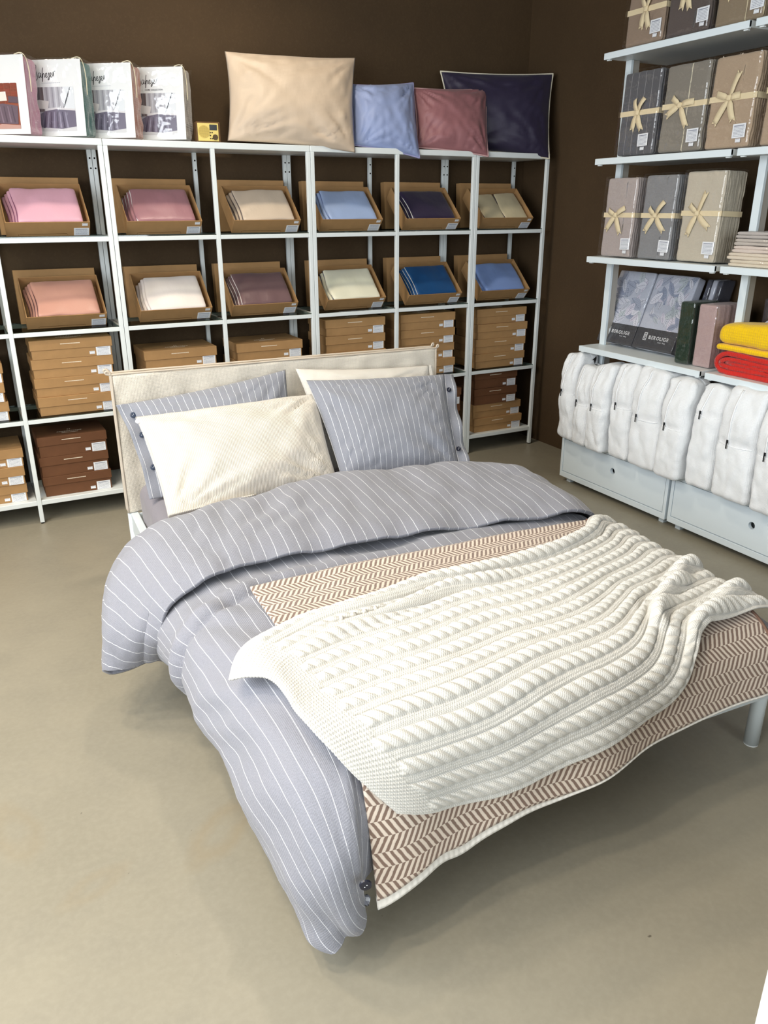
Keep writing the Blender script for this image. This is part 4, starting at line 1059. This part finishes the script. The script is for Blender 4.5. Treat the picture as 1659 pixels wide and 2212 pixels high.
MB().box((.03, -BLEN, .175), (BWID - .03, -BLEN + .03, .265), .003).build('foot_rail', PALE_M, bed)
MB().box((.04, -.055, .175), (BWID - .04, -.048, .262), .002).build('head_rail', PALE_M, bed)
for k in range(14):
    y = .14 + k * .138; MB().box((.0445, -y - .035, .185), (BWID - .0445, -y + .035, .20), .002).build('slat', plain('birch_slat', (214, 190, 150), .6), bed)
# headboard slip cover
nx, nz = 90, 46
def cover(pp, q):
    pp = pp.copy(); u = pp[:, 0] / BWID; v = pp[:, 2] / .585; f = (q[:, 1] < 0)
    top = smooth(.45, 1, v)
    pp[:, 1] += f * (.006 * np.sin(pp[:, 0] * 46 + 2 * noise(pp[:, 0] * 5, pp[:, 2] * 4)) * top * smooth(1.0, .8, v) * (ridged(pp[:, 0] * 5, pp[:, 2] * 1.5) > .1) + .010 * fbm(pp[:, 0] * 5, pp[:, 2] * 4, 2.0, 3))
    pp[:, 1] += f * .012 * np.exp(-((u - .055) / .025) ** 2) * smooth(.95, .6, v)
    pp[:, 2] += .004 * noise(pp[:, 0] * 4, 3.3) * (v > .9); return pp
hb = soft_obj('headboard_cover', HEADC, bed, dict(w=BWID, d=.048, h=.585, r=.010, n=64, fn=cover), loc=(0, -.048, .263))
for yy in (-.048, -.001):
    P = [(.003, yy, .266), (.002, yy, .50), (.003, yy, .835), (.012, yy, .849), (.4, yy, .850), (.8, yy, .851), (1.2, yy, .850), (1.45, yy, .849), (1.458, yy, .835), (1.458, yy, .5), (1.457, yy, .266)]
    MB().tube(spline(P, 80), .0042, 6).build('seam_piping', HPIPE, bed, True)
# mattress under a grey fitted sheet
SHEETM = fabric('grey_sheet', (138, 134, 142), .9, .2, 700, .08)
def mat_fn(pp, q):
    pp = pp.copy(); pp[:, 2] += .006 * fbm(pp[:, 0] * 5, pp[:, 1] * 5, 1.0, 3) * (q[:, 2] > 0); 
    pp[:, 0] += .006 * (ridged(pp[:, 1] * 6, pp[:, 2] * 3) - .6) * (np.abs(q[:, 0]) > .8); return pp
mt = empty('mattress', tuple(bw((.0, 2.035, .2035))), (0, 0, TH_)); tag(mt, 'mattress in a plain grey fitted sheet on the bed', 'mattress')
soft_obj('fitted_sheet', SHEETM, mt, dict(w=1.375, d=1.965, h=.200, r=.060, n=60, fn=mat_fn), loc=(.048, .012, 0))

# ---- duvet: rows run along the bed, the last rows are the turned down end
DUV = fabric('grey_pinstripe_chambray', (140, 141, 150), .9, .2, 700, .2, stripes=(.036, .0016, (226, 227, 232)), bump=.35)
ZD, A0, RF, PHI = .458, 2.0, .14, math.radians(76)
def foot(a, zt):
    a = np.asarray(a, float); ph = np.clip((a - A0) / RF, 0, PHI); ex = np.maximum(a - A0 - RF * PHI, 0)
    return np.where(a < A0, a, A0 + RF * np.sin(ph)) + ex * math.cos(PHI), zt - RF * (1 - np.cos(ph)) - ex * math.sin(PHI)
R = []
def row(*pts): R.append(pts)
# columns:      left hem              left side             left shoulder        .12                 .30                .62               1.00               1.28              right shoulder     right side         right hem
row((0.055, 2.195, 0.055), (0.085, 2.208, 0.072), (0.115, 2.205, 0.098), (0.145, 2.185, 0.14), (0.175, 2.155, 0.19), (.62, 2.10, .24), (1.0, 2.10, .27), (1.27, 2.09, .29), (1.38, 2.07, .28), (1.47, 2.10, .24), (1.50, 2.03, .20))
row((0.018, 2.16, 0.07), (0.05, 2.208, 0.12), (0.085, 2.224, 0.158), (0.128, 2.208, 0.195), (.19, 2.155, .25), (.62, 2.105, .28), (1.0, 2.105, .30), (1.27, 2.10, .32), (1.38, 2.08, .31), (1.47, 2.09, .26), (1.50, 2.01, .20))
row((0.002, 2.105, 0.1), (0, 2.165, 0.19), (0.048, 2.208, 0.285), (0.115, 2.198, 0.31), (.21, 2.125, .34), (.62, 2.09, .345), (1.0, 2.09, .345), (1.27, 2.085, .355), (1.38, 2.07, .34), (1.47, 2.07, .29), (1.50, 1.98, .20))
row((-0.015, 2.015, 0.13), (-0.03, 2.05, 0.235), (.015, 2.085, .375), (.115, 2.105, .415), (.24, 2.055, .425), (.62, 2.04, .425), (1.0, 2.04, .425), (1.27, 2.04, .425), (1.39, 2.06, .405), (1.47, 2.02, .33), (1.50, 1.94, .20))
row((-.030, 1.88, .160), (-.052, 1.90, .262), (.002, 1.925, .405), (.115, 1.95, .445), (.28, 1.96, .455), (.62, 1.96, .458), (1.0, 1.96, .458), (1.27, 1.95, .458), (1.40, 1.94, .43), (1.475, 1.90, .34), (1.50, 1.88, .20))
row((-.020, 1.70, .175), (-.052, 1.71, .27), (-.012, 1.72, .395), (.095, 1.73, .452), (.28, 1.74, .458), (.62, 1.74, .460), (1.0, 1.74, .460), (1.27, 1.74, .458), (1.40, 1.74, .44), (1.475, 1.72, .34), (1.50, 1.72, .20))
row((-.022, 1.50, .185), (-.060, 1.50, .28), (-.030, 1.51, .39), (.070, 1.52, .452), (.28, 1.52, .460), (.62, 1.52, .460), (1.0, 1.52, .460), (1.27, 1.52, .458), (1.40, 1.52, .44), (1.475, 1.52, .34), (1.50, 1.52, .20))
row((-.040, 1.32, .190), (-.078, 1.32, .28), (-.050, 1.33, .385), (.050, 1.34, .450), (.28, 1.34, .462), (.62, 1.34, .462), (1.0, 1.34, .460), (1.27, 1.34, .458), (1.40, 1.34, .44), (1.475, 1.34, .34), (1.50, 1.34, .20))
row((-.062, 1.17, .190), (-.095, 1.16, .275), (-.065, 1.17, .375), (.035, 1.18, .442), (.28, 1.18, .455), (.62, 1.18, .455), (1.0, 1.18, .455), (1.27, 1.18, .452), (1.40, 1.18, .435), (1.475, 1.18, .34), (1.50, 1.18, .20))
row((-.105, 1.13, .180), (-.120, 1.08, .265), (-.085, 1.03, .365), (.010, 1.00, .430), (.26, .96, .445), (.60, .94, .445), (.98, .94, .445), (1.26, .98, .442), (1.39, 1.00, .43), (1.47, 1.02, .35), (1.50, 1.04, .22))
row((-.165, 1.12, .165), (-.160, 1.05, .25), (-.115, .94, .355), (-.01, .88, .42), (.24, .81, .438), (.59, .74, .438), (.97, .74, .438), (1.25, .80, .436), (1.39, .86, .43), (1.47, .92, .36), (1.50, .96, .24))
row((-.212, 1.115, .160), (-.190, 1.03, .26), (-.135, .89, .37), (-.03, .83, .44), (.22, .755, .455), (.58, .675, .455), (.96, .675, .455), (1.24, .74, .455), (1.39, .81, .445), (1.475, .89, .38), (1.505, .93, .26))
row((-.222, 1.125, .180), (-.200, 1.05, .285), (-.142, .905, .405), (-.025, .855, .49), (.22, .775, .508), (.58, .685, .508), (.96, .680, .506), (1.24, .745, .505), (1.39, .83, .485), (1.478, .91, .40), (1.508, .94, .27))
row((-.212, 1.145, .195), (-.195, 1.11, .305), (-.130, 1.00, .430), (-.005, .95, .515), (.22, .88, .538), (.58, .80, .538), (.96, .795, .536), (1.24, .85, .532), (1.39, .91, .505), (1.478, .97, .41), (1.508, .98, .27))
row((-.175, 1.165, .205), (-.165, 1.17, .315), (-.105, 1.12, .432), (.020, 1.08, .508), (.22, 1.03, .528), (.58, .99, .530), (.96, .99, .528), (1.24, 1.02, .525), (1.39, 1.05, .50), (1.475, 1.07, .41), (1.505, 1.06, .27))
row((-.120, 1.175, .215), (-.115, 1.215, .315), (-.070, 1.20, .420), (.040, 1.185, .488), (.22, 1.155, .506), (.58, 1.155, .510), (.96, 1.165, .508), (1.24, 1.195, .505), (1.385, 1.20, .485), (1.47, 1.18, .41), (1.50, 1.14, .27))
row((-.078, 1.175, .225), (-.075, 1.235, .310), (-.040, 1.245, .405), (.050, 1.245, .466), (.22, 1.215, .480), (.58, 1.225, .482), (.96, 1.245, .482), (1.24, 1.285, .480), (1.38, 1.29, .465), (1.465, 1.24, .40), (1.495, 1.18, .27))
CG = np.array(R)                                    # rows x 11 x 3
NR, NC = 400, 300
G = cr_axis(cr_axis(CG, NR, 0), NC, 1)
du = np.linalg.norm(np.diff(G, axis=1), axis=2); S = np.concatenate([np.zeros((NR, 1)), du.cumsum(1)], 1)
dv = np.linalg.norm(np.diff(G, axis=0), axis=2); Tt = np.concatenate([np.zeros((1, NC)), dv.cumsum(0)], 0)
S = S - (S[:, NC // 2] - S[NR // 2, NC // 2])[:, None]; S = S.mean(0, keepdims=True) * .75 + S * .25; Tt = Tt.mean(1, keepdims=True) * np.ones_like(Tt)
rr_ = np.linspace(0, len(R) - 1, NR)[:, None] * np.ones((1, NC)); cc_ = np.linspace(0, 10, NC)[None] * np.ones((NR, 1))
N = grid_normals(G)
if N[NR // 3, NC // 2, 2] < 0: N = -N
flapw = smooth(11.5, 12.5, rr_)
# soft quilt swell, fine crumple, drag folds on the left flank and short pulls near the hems
d = .013 * fbm(S * 2.6, Tt * 2.6, 3.0, 3) + .0050 * fbm(S * 9 + 1.5 * Tt, Tt * 6, 7.0, 4)
d += .0050 * (ridged(S * 6 + 3 * Tt, Tt * 2.2 - S, 1.1) - .5) * (.5 + .5 * noise(S * 3, Tt * 3, 8.8))
left = smooth(3.6, 1.2, cc_)
d += left * (1 - flapw) * .020 * (ridged(Tt * 2.6 + S * 1.6, S * 1.3, 4.4) - .45)
flank = smooth(4.6, 2.0, cc_)
d += flank * .0065 * np.sin((Tt * .9 + S * 1.1) * 34 + 4 * noise(S * 3, Tt * 3, 6.1)) * smooth(-.05, .45, noise(S * 2.6 + 3, Tt * 2.2, 9.4))
d += .0045 * np.sin((S * .35 + Tt) * 60 + 5 * noise(S * 2.5, Tt * 4, 2.7)) * smooth(.05, .5, noise(S * 2.2, Tt * 3.5, 4.9)) * smooth(3, 5, cc_)
d += left * flapw * .018 * (ridged(S * 2.2 - Tt * 3.2, Tt * 3.5, 2.4) - .45)
hemw = smooth(2.2, .4, rr_) * smooth(4.2, 2.0, cc_)
d += hemw * .013 * np.sin(S * 30 + 1.2 * np.sin(Tt * 9))
d += smooth(14.2, 16, rr_) * .006 * np.sin(S * 26 + 3 * noise(S * 3, 1.0))
# a drag roll under the turned down end, from the left flank up over the bed
X_, Y_ = G[..., 0], G[..., 1]
line = 1.335 + .10 * smooth(.25, -.10, X_) - .03 * X_
low = smooth(7.2, 6.2, rr_) * 0 + (rr_ < 8.4) * 1.0
roll = np.exp(-((Y_ - line + .035) / .030) ** 2) * smooth(.75, .25, X_) - .8 * np.exp(-((Y_ - line - .012) / .012) ** 2) * smooth(.75, .25, X_)
d += low * .016 * roll
line2 = 1.29 - .02 * X_
d += low * .008 * (np.exp(-((Y_ - line2 + .02) / .03) ** 2)) * smooth(.3, .7, X_)
under = smooth(8.3, 9.3, rr_) * smooth(12.2, 11.2, rr_); d *= (1 - .85 * under)
edge_r = smooth(9.0, 9.8, cc_); d *= (1 - .6 * edge_r)
G2 = G + N * d[..., None]
dvt = empty('duvet', tuple(bw((.7, 1.4, .40)))); tag(dvt, 'grey pinstriped duvet spread on the bed, top end turned down', 'duvet')
PW_ = bw(G2) - np.array(dvt.location)
flip = grid_normals(PW_)[NR // 3, NC // 2, 2] < 0
sheet('duvet_cover', PW_, np.stack([S, Tt], -1), DUV, dvt, .012, flip=bool(flip))
NAVY = plain('navy_button', (26, 30, 46), .35, .6)
button(dvt, bw((.116, 2.238, .250)) - np.array(dvt.location), AY - AX * .3, .0125, NAVY)

# ---- herringbone wool throw lying across the foot end
ZB = .478; nu, nv = 150, 150
u, v = np.meshgrid(np.linspace(0, 1, nu), np.linspace(0, 1, nv))
HEM = np.interp(u, [0, .065, .14, .18, .245, .32, .40, .51, .63, .765, .90, 1.0], [2.415, 2.388, 2.370, 2.383, 2.362, 2.348, 2.348, 2.328, 2.298, 2.278, 2.266, 2.262])
ker = np.ones(7) / 7; HEM = np.stack([np.convolve(np.pad(r_, 3, 'edge'), ker, 'valid') for r_ in HEM])
bxx = .158 + (1.318 - .158) * u; top_a = np.interp(u, [0, .2, .5, .75, 1], [1.362, 1.342, 1.345, 1.346, 1.365])
aa = top_a + (HEM - top_a) * v
yy, zz = foot(aa, ZB)
hang = smooth(2.08, 2.3, aa)
wavf = lambda x, h_: (.013 * np.sin((x - .158) / 1.16 * 13.5 + .9) + .006 * np.sin((x - .158) / 1.16 * 27)) * h_ * (1 - .6 * smooth(.5, 1.0, x))
wav = wavf(bxx, hang)
yy = yy + wav; zz = zz + .004 * fbm(bxx * 4, aa * 4, 2.0, 3) * (1 - hang) + .006 * np.exp(-((aa - 1.36) / .03) ** 2)
Pb = np.stack([bxx, yy, zz], -1)
thr = empty('wool_throw', tuple(bw((.7, 1.8, .45)))); tag(thr, 'beige brown herringbone wool throw hanging over the foot end', 'throw')
o_ = np.array(thr.location); Pb_w = bw(Pb) - o_
fl = bool(grid_normals(Pb_w)[10, 75, 2] < 0)
HBM = herringbone('herringbone_wool')
sheet('herringbone_face', Pb_w, np.stack([bxx, aa], -1), HBM, thr, .007, flip=fl)
# white fleece backing that shows as a rim along the hem
k = nv - 6; rim0 = Pb[k:, :, :]
n_ = grid_normals(Pb_w); n_ = -n_ if fl else n_
FLE = fabric('white_fleece', (232, 228, 220), .95, .5, 200, .04, bump=.9)
rl = (.3 + .7 * smooth(.75, .35, bxx[-1]))[:, None]
hemP = np.stack([Pb[-1] + np.array((0, .006 * c - .004, 0)) + np.array((0, 0, -.024 * c)) * rl + np.array((0, 0, .002)) for c in np.linspace(0, 1, 5)], 0)
sheet('fleece_rim', bw(hemP) - o_, np.stack([np.broadcast_to(bxx[-1], hemP.shape[:2]), np.broadcast_to(np.linspace(0, .02, 5)[:, None], hemP.shape[:2])], -1), FLE, thr, .009, flip=fl)
edge = plain('brown_blanket_stitch', (120, 92, 78), .9)
MB().tube(Pb_w[:, -1], .0045, 6).build('side_binding', edge, thr, True)

# ---- cable knit throw
ZK = .494
def curve(pts, n):
    P = np.array(pts, float); L = np.concatenate([[0], np.linalg.norm(np.diff(P, axis=0), axis=1).cumsum()]); F_ = spline(P, 400)
    L2 = np.concatenate([[0], np.linalg.norm(np.diff(F_, axis=0), axis=1).cumsum()]); t_ = np.linspace(0, L2[-1], n)
    return np.stack([np.interp(t_, L2, F_[:, i]) for i in range(F_.shape[1])], 1)
NU, NV = 560, 380
back_ = curve([(-.012, 1.775), (.03, 1.700), (.095, 1.660), (.204, 1.618), (.357, 1.600), (.575, 1.558), (.716, 1.566), (.874, 1.560), (1.055, 1.538), (1.207, 1.480), (1.290, 1.415), (1.372, 1.392)], NU)
front = curve([(.213, 2.245), (.332, 2.287), (.503, 2.307), (.735, 2.267), (.948, 2.223), (1.045, 2.14), (1.105, 2.085), (1.209, 2.068), (1.385, 2.058)], NU)
left_ = curve([(-.012, 1.775), (.030, 1.805), (.067, 1.867), (.075, 2.015), (.112, 2.110), (.163, 2.188), (.213, 2.245)], NV)
right = curve([(1.372, 1.392), (1.392, 1.471), (1.372, 1.647), (1.366, 1.801), (1.348, 1.924), (1.370, 1.995), (1.385, 2.058)], NV)
u = np.linspace(0, 1, NU)[None, :, None]; v = np.linspace(0, 1, NV)[:, None, None]
Cn = (1 - v) * back_[None] + v * front[None] + (1 - u) * left_[:, None] + u * right[:, None] - ((1 - u) * (1 - v) * back_[0] + u * (1 - v) * back_[-1] + (1 - u) * v * front[0] + u * v * front[-1])
bx_, ba = Cn[..., 0], Cn[..., 1]; u = u[..., 0] + 0 * bx_; v = v[..., 0] + 0 * bx_
ky, kz = foot(ba, ZK)
ky = ky + wavf(bx_, smooth(2.08, 2.3, ba)) + .008 * smooth(2.05, 2.2, ba)
kz = kz - .035 * smooth(.09, -.05, bx_) - .02 * smooth(1.30, 1.42, bx_)
# pleat along the back edge and the bunched folds at the right front
wv = .0
def ridge(c, wd): return np.exp(-((v - c) / wd) ** 2)
pl = smooth(.02, .25, u) * smooth(1.0, .85, u)
c1 = .055 + .02 * np.sin(u * 7); c2 = .155 + .03 * np.sin(u * 6 + 1) - .05 * smooth(.45, .85, u)
hgt = pl * (.022 * ridge(c1, .035) - .010 * ridge(c1 + .055, .018) + .020 * ridge(c2, .028) * smooth(.75, .45, u) - .010 * ridge(c2 + .045, .016) * smooth(.8, .5, u))
hgt += .012 * ridge(.01, .03) * smooth(.8, 1, u) + .012 * np.exp(-(((u - .93) / .04) ** 2 + ((v - .04) / .07) ** 2))
def fold(p0, p1, wd, h):      # a soft ridge between two points of the cloth
    p0 = np.array(p0); p1 = np.array(p1); dd = p1 - p0; L = dd @ dd
    t_ = np.clip(((u - p0[0]) * dd[0] + (v - p0[1]) * dd[1]) / L, 0, 1); du_ = u - p0[0] - t_ * dd[0]; dv_ = (v - p0[1] - t_ * dd[1]) * .55
    return h * np.exp(-(du_ ** 2 + dv_ ** 2) / wd ** 2) * (.35 + .65 * np.sin(math.pi * (.15 + .7 * t_)))
hgt += fold((.72, .82), (.99, .60), .022, .034) - fold((.70, .74), (.97, .52), .016, .010) + fold((.80, .98), (1.0, .86), .022, .030) - fold((.78, .90), (.99, .74), .014, .012) + fold((.72, 1.0), (.84, .93), .02, .018)
hgt += .006 * fbm(u * 6, v * 4, 5.0, 3)
hgt = np.where(hgt < 0, hgt * .3, hgt) + .004
kn = np.stack([bx_, ky, kz + hgt], -1)
Nn = grid_normals(bw(kn)); Nn = -Nn if Nn[100, 280, 2] < 0 else Nn
for _ in range(6):
    Q = np.pad(Nn, ((3, 3), (3, 3), (0, 0)), 'edge'); Nn = sum(Q[i:i + NV, 3:3 + NU] for i in range(7)) / 7; Q = np.pad(Nn, ((0, 0), (3, 3), (0, 0)), 'edge'); Nn = sum(Q[:, i:i + NU] for i in range(7)) / 7
Nn /= np.linalg.norm(Nn, axis=-1, keepdims=True)
# relief: rope cables along u separated by ribbed bands, a garter border at the left end
su = u * 1.46; sv = v * .78
NCAB = 12; pitch = .78 / NCAB; ci = np.floor(sv / pitch); lc = (sv / pitch - ci - .5) / .30
amp = np.where(np.mod(ci, 3) == 1, 1.0, .85)
ins = np.clip(1 - lc ** 2, 0, 1)
phase = su / .034 - .42 * lc + ci * .37
cable = ins ** .6 * (.08 + .92 * np.abs(np.sin(math.pi * phase)) ** .7)
rim = np.exp(-((np.abs(lc) - 1.05) / .10) ** 2)
rib = (1 - smooth(.9, 1.05, 1 - ins * 0 + np.abs(lc) * 0)) * 0
out_ = smooth(1.10, 1.30, np.abs(lc)); purl = np.abs(np.sin(math.pi * sv / .0085)) * (.7 + .3 * np.sin(su * 2 * math.pi / .0075))
border = smooth(.135, .115, su + .01 * np.sin(sv * 60)); gart = np.abs(np.sin(math.pi * sv / .0125)) ** .7 * .0040 * (.75 + .25 * np.sin(su * 2 * math.pi / .009))
rel = (1 - border) * (.0128 * amp * cable - .0035 * rim + .0020 * purl * out_) + border * gart
edgef = np.minimum(1, np.minimum(np.minimum(u, 1 - u) * 60, np.minimum(v, 1 - v) * 60))
kn_w = bw(kn) + Nn * (rel * (.4 + .6 * edgef) + .004)[..., None]
KNIT = NT('cream_knit'); _uv = KNIT.coord(True)
_kc = KNIT.mix(KNIT.noise(_uv, 300, 3), lin((208, 205, 197)), lin((224, 222, 216))); KNIT.base(_kc, .95, .2, sheen=.4)
_sp = KNIT.n('ShaderNodeSeparateXYZ', {0: _uv}); _st = KNIT.m_('MULTIPLY', KNIT.m_('SINE', KNIT.m_('MULTIPLY', _sp.outputs[0], 2 * math.pi / .006)), KNIT.m_('SINE', KNIT.m_('MULTIPLY', _sp.outputs[1], 2 * math.pi / .0085)))
KNIT.bump(KNIT.m_('ADD', KNIT.m_('MULTIPLY', _st, .5), KNIT.noise(_uv, 500, 3)), .45, .0025)
kt = empty('knitted_throw', tuple(bw((.7, 1.85, .49)))); tag(kt, 'cream cable knit throw crumpled over the herringbone throw', 'throw')
Kw = kn_w - np.array(kt.location)
sheet('cable_knit', Kw, np.stack([su, sv], -1), KNIT.m, kt, .006, flip=bool(grid_normals(Kw)[100, 280, 2] < 0))

# ---- four pillows at the headboard
STR = fabric('grey_pinstripe_case', (140, 143, 153), .9, .25, 700, .17, stripes=(.032, .0017, (226, 227, 232)), bump=.35)
CORD_ = ribbed('cream_corduroy', (222, 217, 208)); CREAM = fabric('cream_cotton_case', (222, 217, 208), .9, .25, 600, .03, bump=.5)
def bp_(*pts): return [tuple(bw(np.array(p))) for p in pts]
GRP = 'bed pillows at the headboard'
hold = {}
p1 = pillow('bed_pillow', bp_((.10, .33, .415), (.69, .33, .415), (.692, .135, .828), (.042, .135, .750)), .075, STR, 'grey pinstriped pillow leaning on the headboard behind the cream one', GRP, seed=2.2, flange=('L', .045, .008), uvscale=(.72, .48), back=.7, hold=hold, sharp=2.4)
BLU = plain('slate_button', (50, 62, 84), .3, .6)
for s in (12, 22, 29): button(p1, hold['P'][s, 0] - hold['base'] + hold['n'] * .004 + (hold['P'][s, 0] - hold['P'][s, 1]) * .6, hold['n'], .0115, BLU)
p3 = pillow('bed_pillow', bp_((.80, .31, .415), (1.37, .31, .415), (1.375, .13, .790), (.736, .13, .828)), .075, CREAM, 'cream pillow leaning on the headboard behind the grey striped one', GRP, seed=6.6, uvscale=(.7, .45), back=.7, sharp=2.4, flange=('R', .02, .004))
p2 = pillow('bed_pillow', bp_((.075, .615, .425), (.770, .505, .430), (.795, .225, .735), (.050, .250, .722)), .082, CORD_, 'cream corduroy pillow in front at the left', GRP, seed=9.3, uvscale=(.76, .5), back=.6, hold=hold, sharp=2.8, wr=.008, pinch=.03)
button(p2, hold['P'][-4, 0] - hold['base'] + hold['n'] * .003, hold['n'], .010, plain('white_button', (236, 236, 240), .25))
# loose lower hem of the corduroy case
P0 = hold['P'][0]; n0 = hold['n']; hemr = []
for s in np.linspace(0, 1, 6):
    q = P0.copy(); q = q + n0 * (.055 * s) + np.array((0, 0, -.010 * s)) + AX * (-.012 * s); q[:, 2] = np.maximum(q[:, 2], .424 + .008 * np.sin(np.linspace(0, 9, len(q))) ** 2 + .012); hemr.append(q)
hemr = np.array(hemr)[:, :22]; hb_ = hold['base']
sheet('loose_hem', hemr - hb_, np.stack([np.broadcast_to(np.linspace(0, .30, 22), hemr.shape[:2]), np.broadcast_to(np.linspace(0, .06, 6)[:, None], hemr.shape[:2])], -1), CORD_, p2, .006, offset=0)
p4 = pillow('bed_pillow', bp_((.790, .500, .432), (1.300, .560, .432), (1.375, .275, .775), (.752, .215, .792)), .085, STR, 'grey pinstriped pillow in front at the right', GRP, seed=12.8, flange=('R', .05, .014), uvscale=(.70, .5), back=.6, hold=hold, sharp=2.6, pinch=.035)
for s in (8, 27): button(p4, hold['P'][s, -1] - hold['base'] + hold['n'] * .012 + (hold['P'][s, -1] - hold['P'][s, -3]) * .8, hold['n'], .0105, NAVY)

# ---- white display plinth whose edge shows at the lower right corner of the photo
t = empty('display_plinth', (.197, -4.15, 0)); tag(t, 'white display plinth cut by the lower right photo corner', 'plinth')
MB().box((.012, .012, 0), (.558, .617, .06), .002).build('base', WHITE, t); MB().box((0, 0, .06), (.57, .629, .86), .003).build('body', WHITE, t); MB().box((-.0, -.0, .8605), (.57, .629, .885), .004).build('top', WHITE, t)
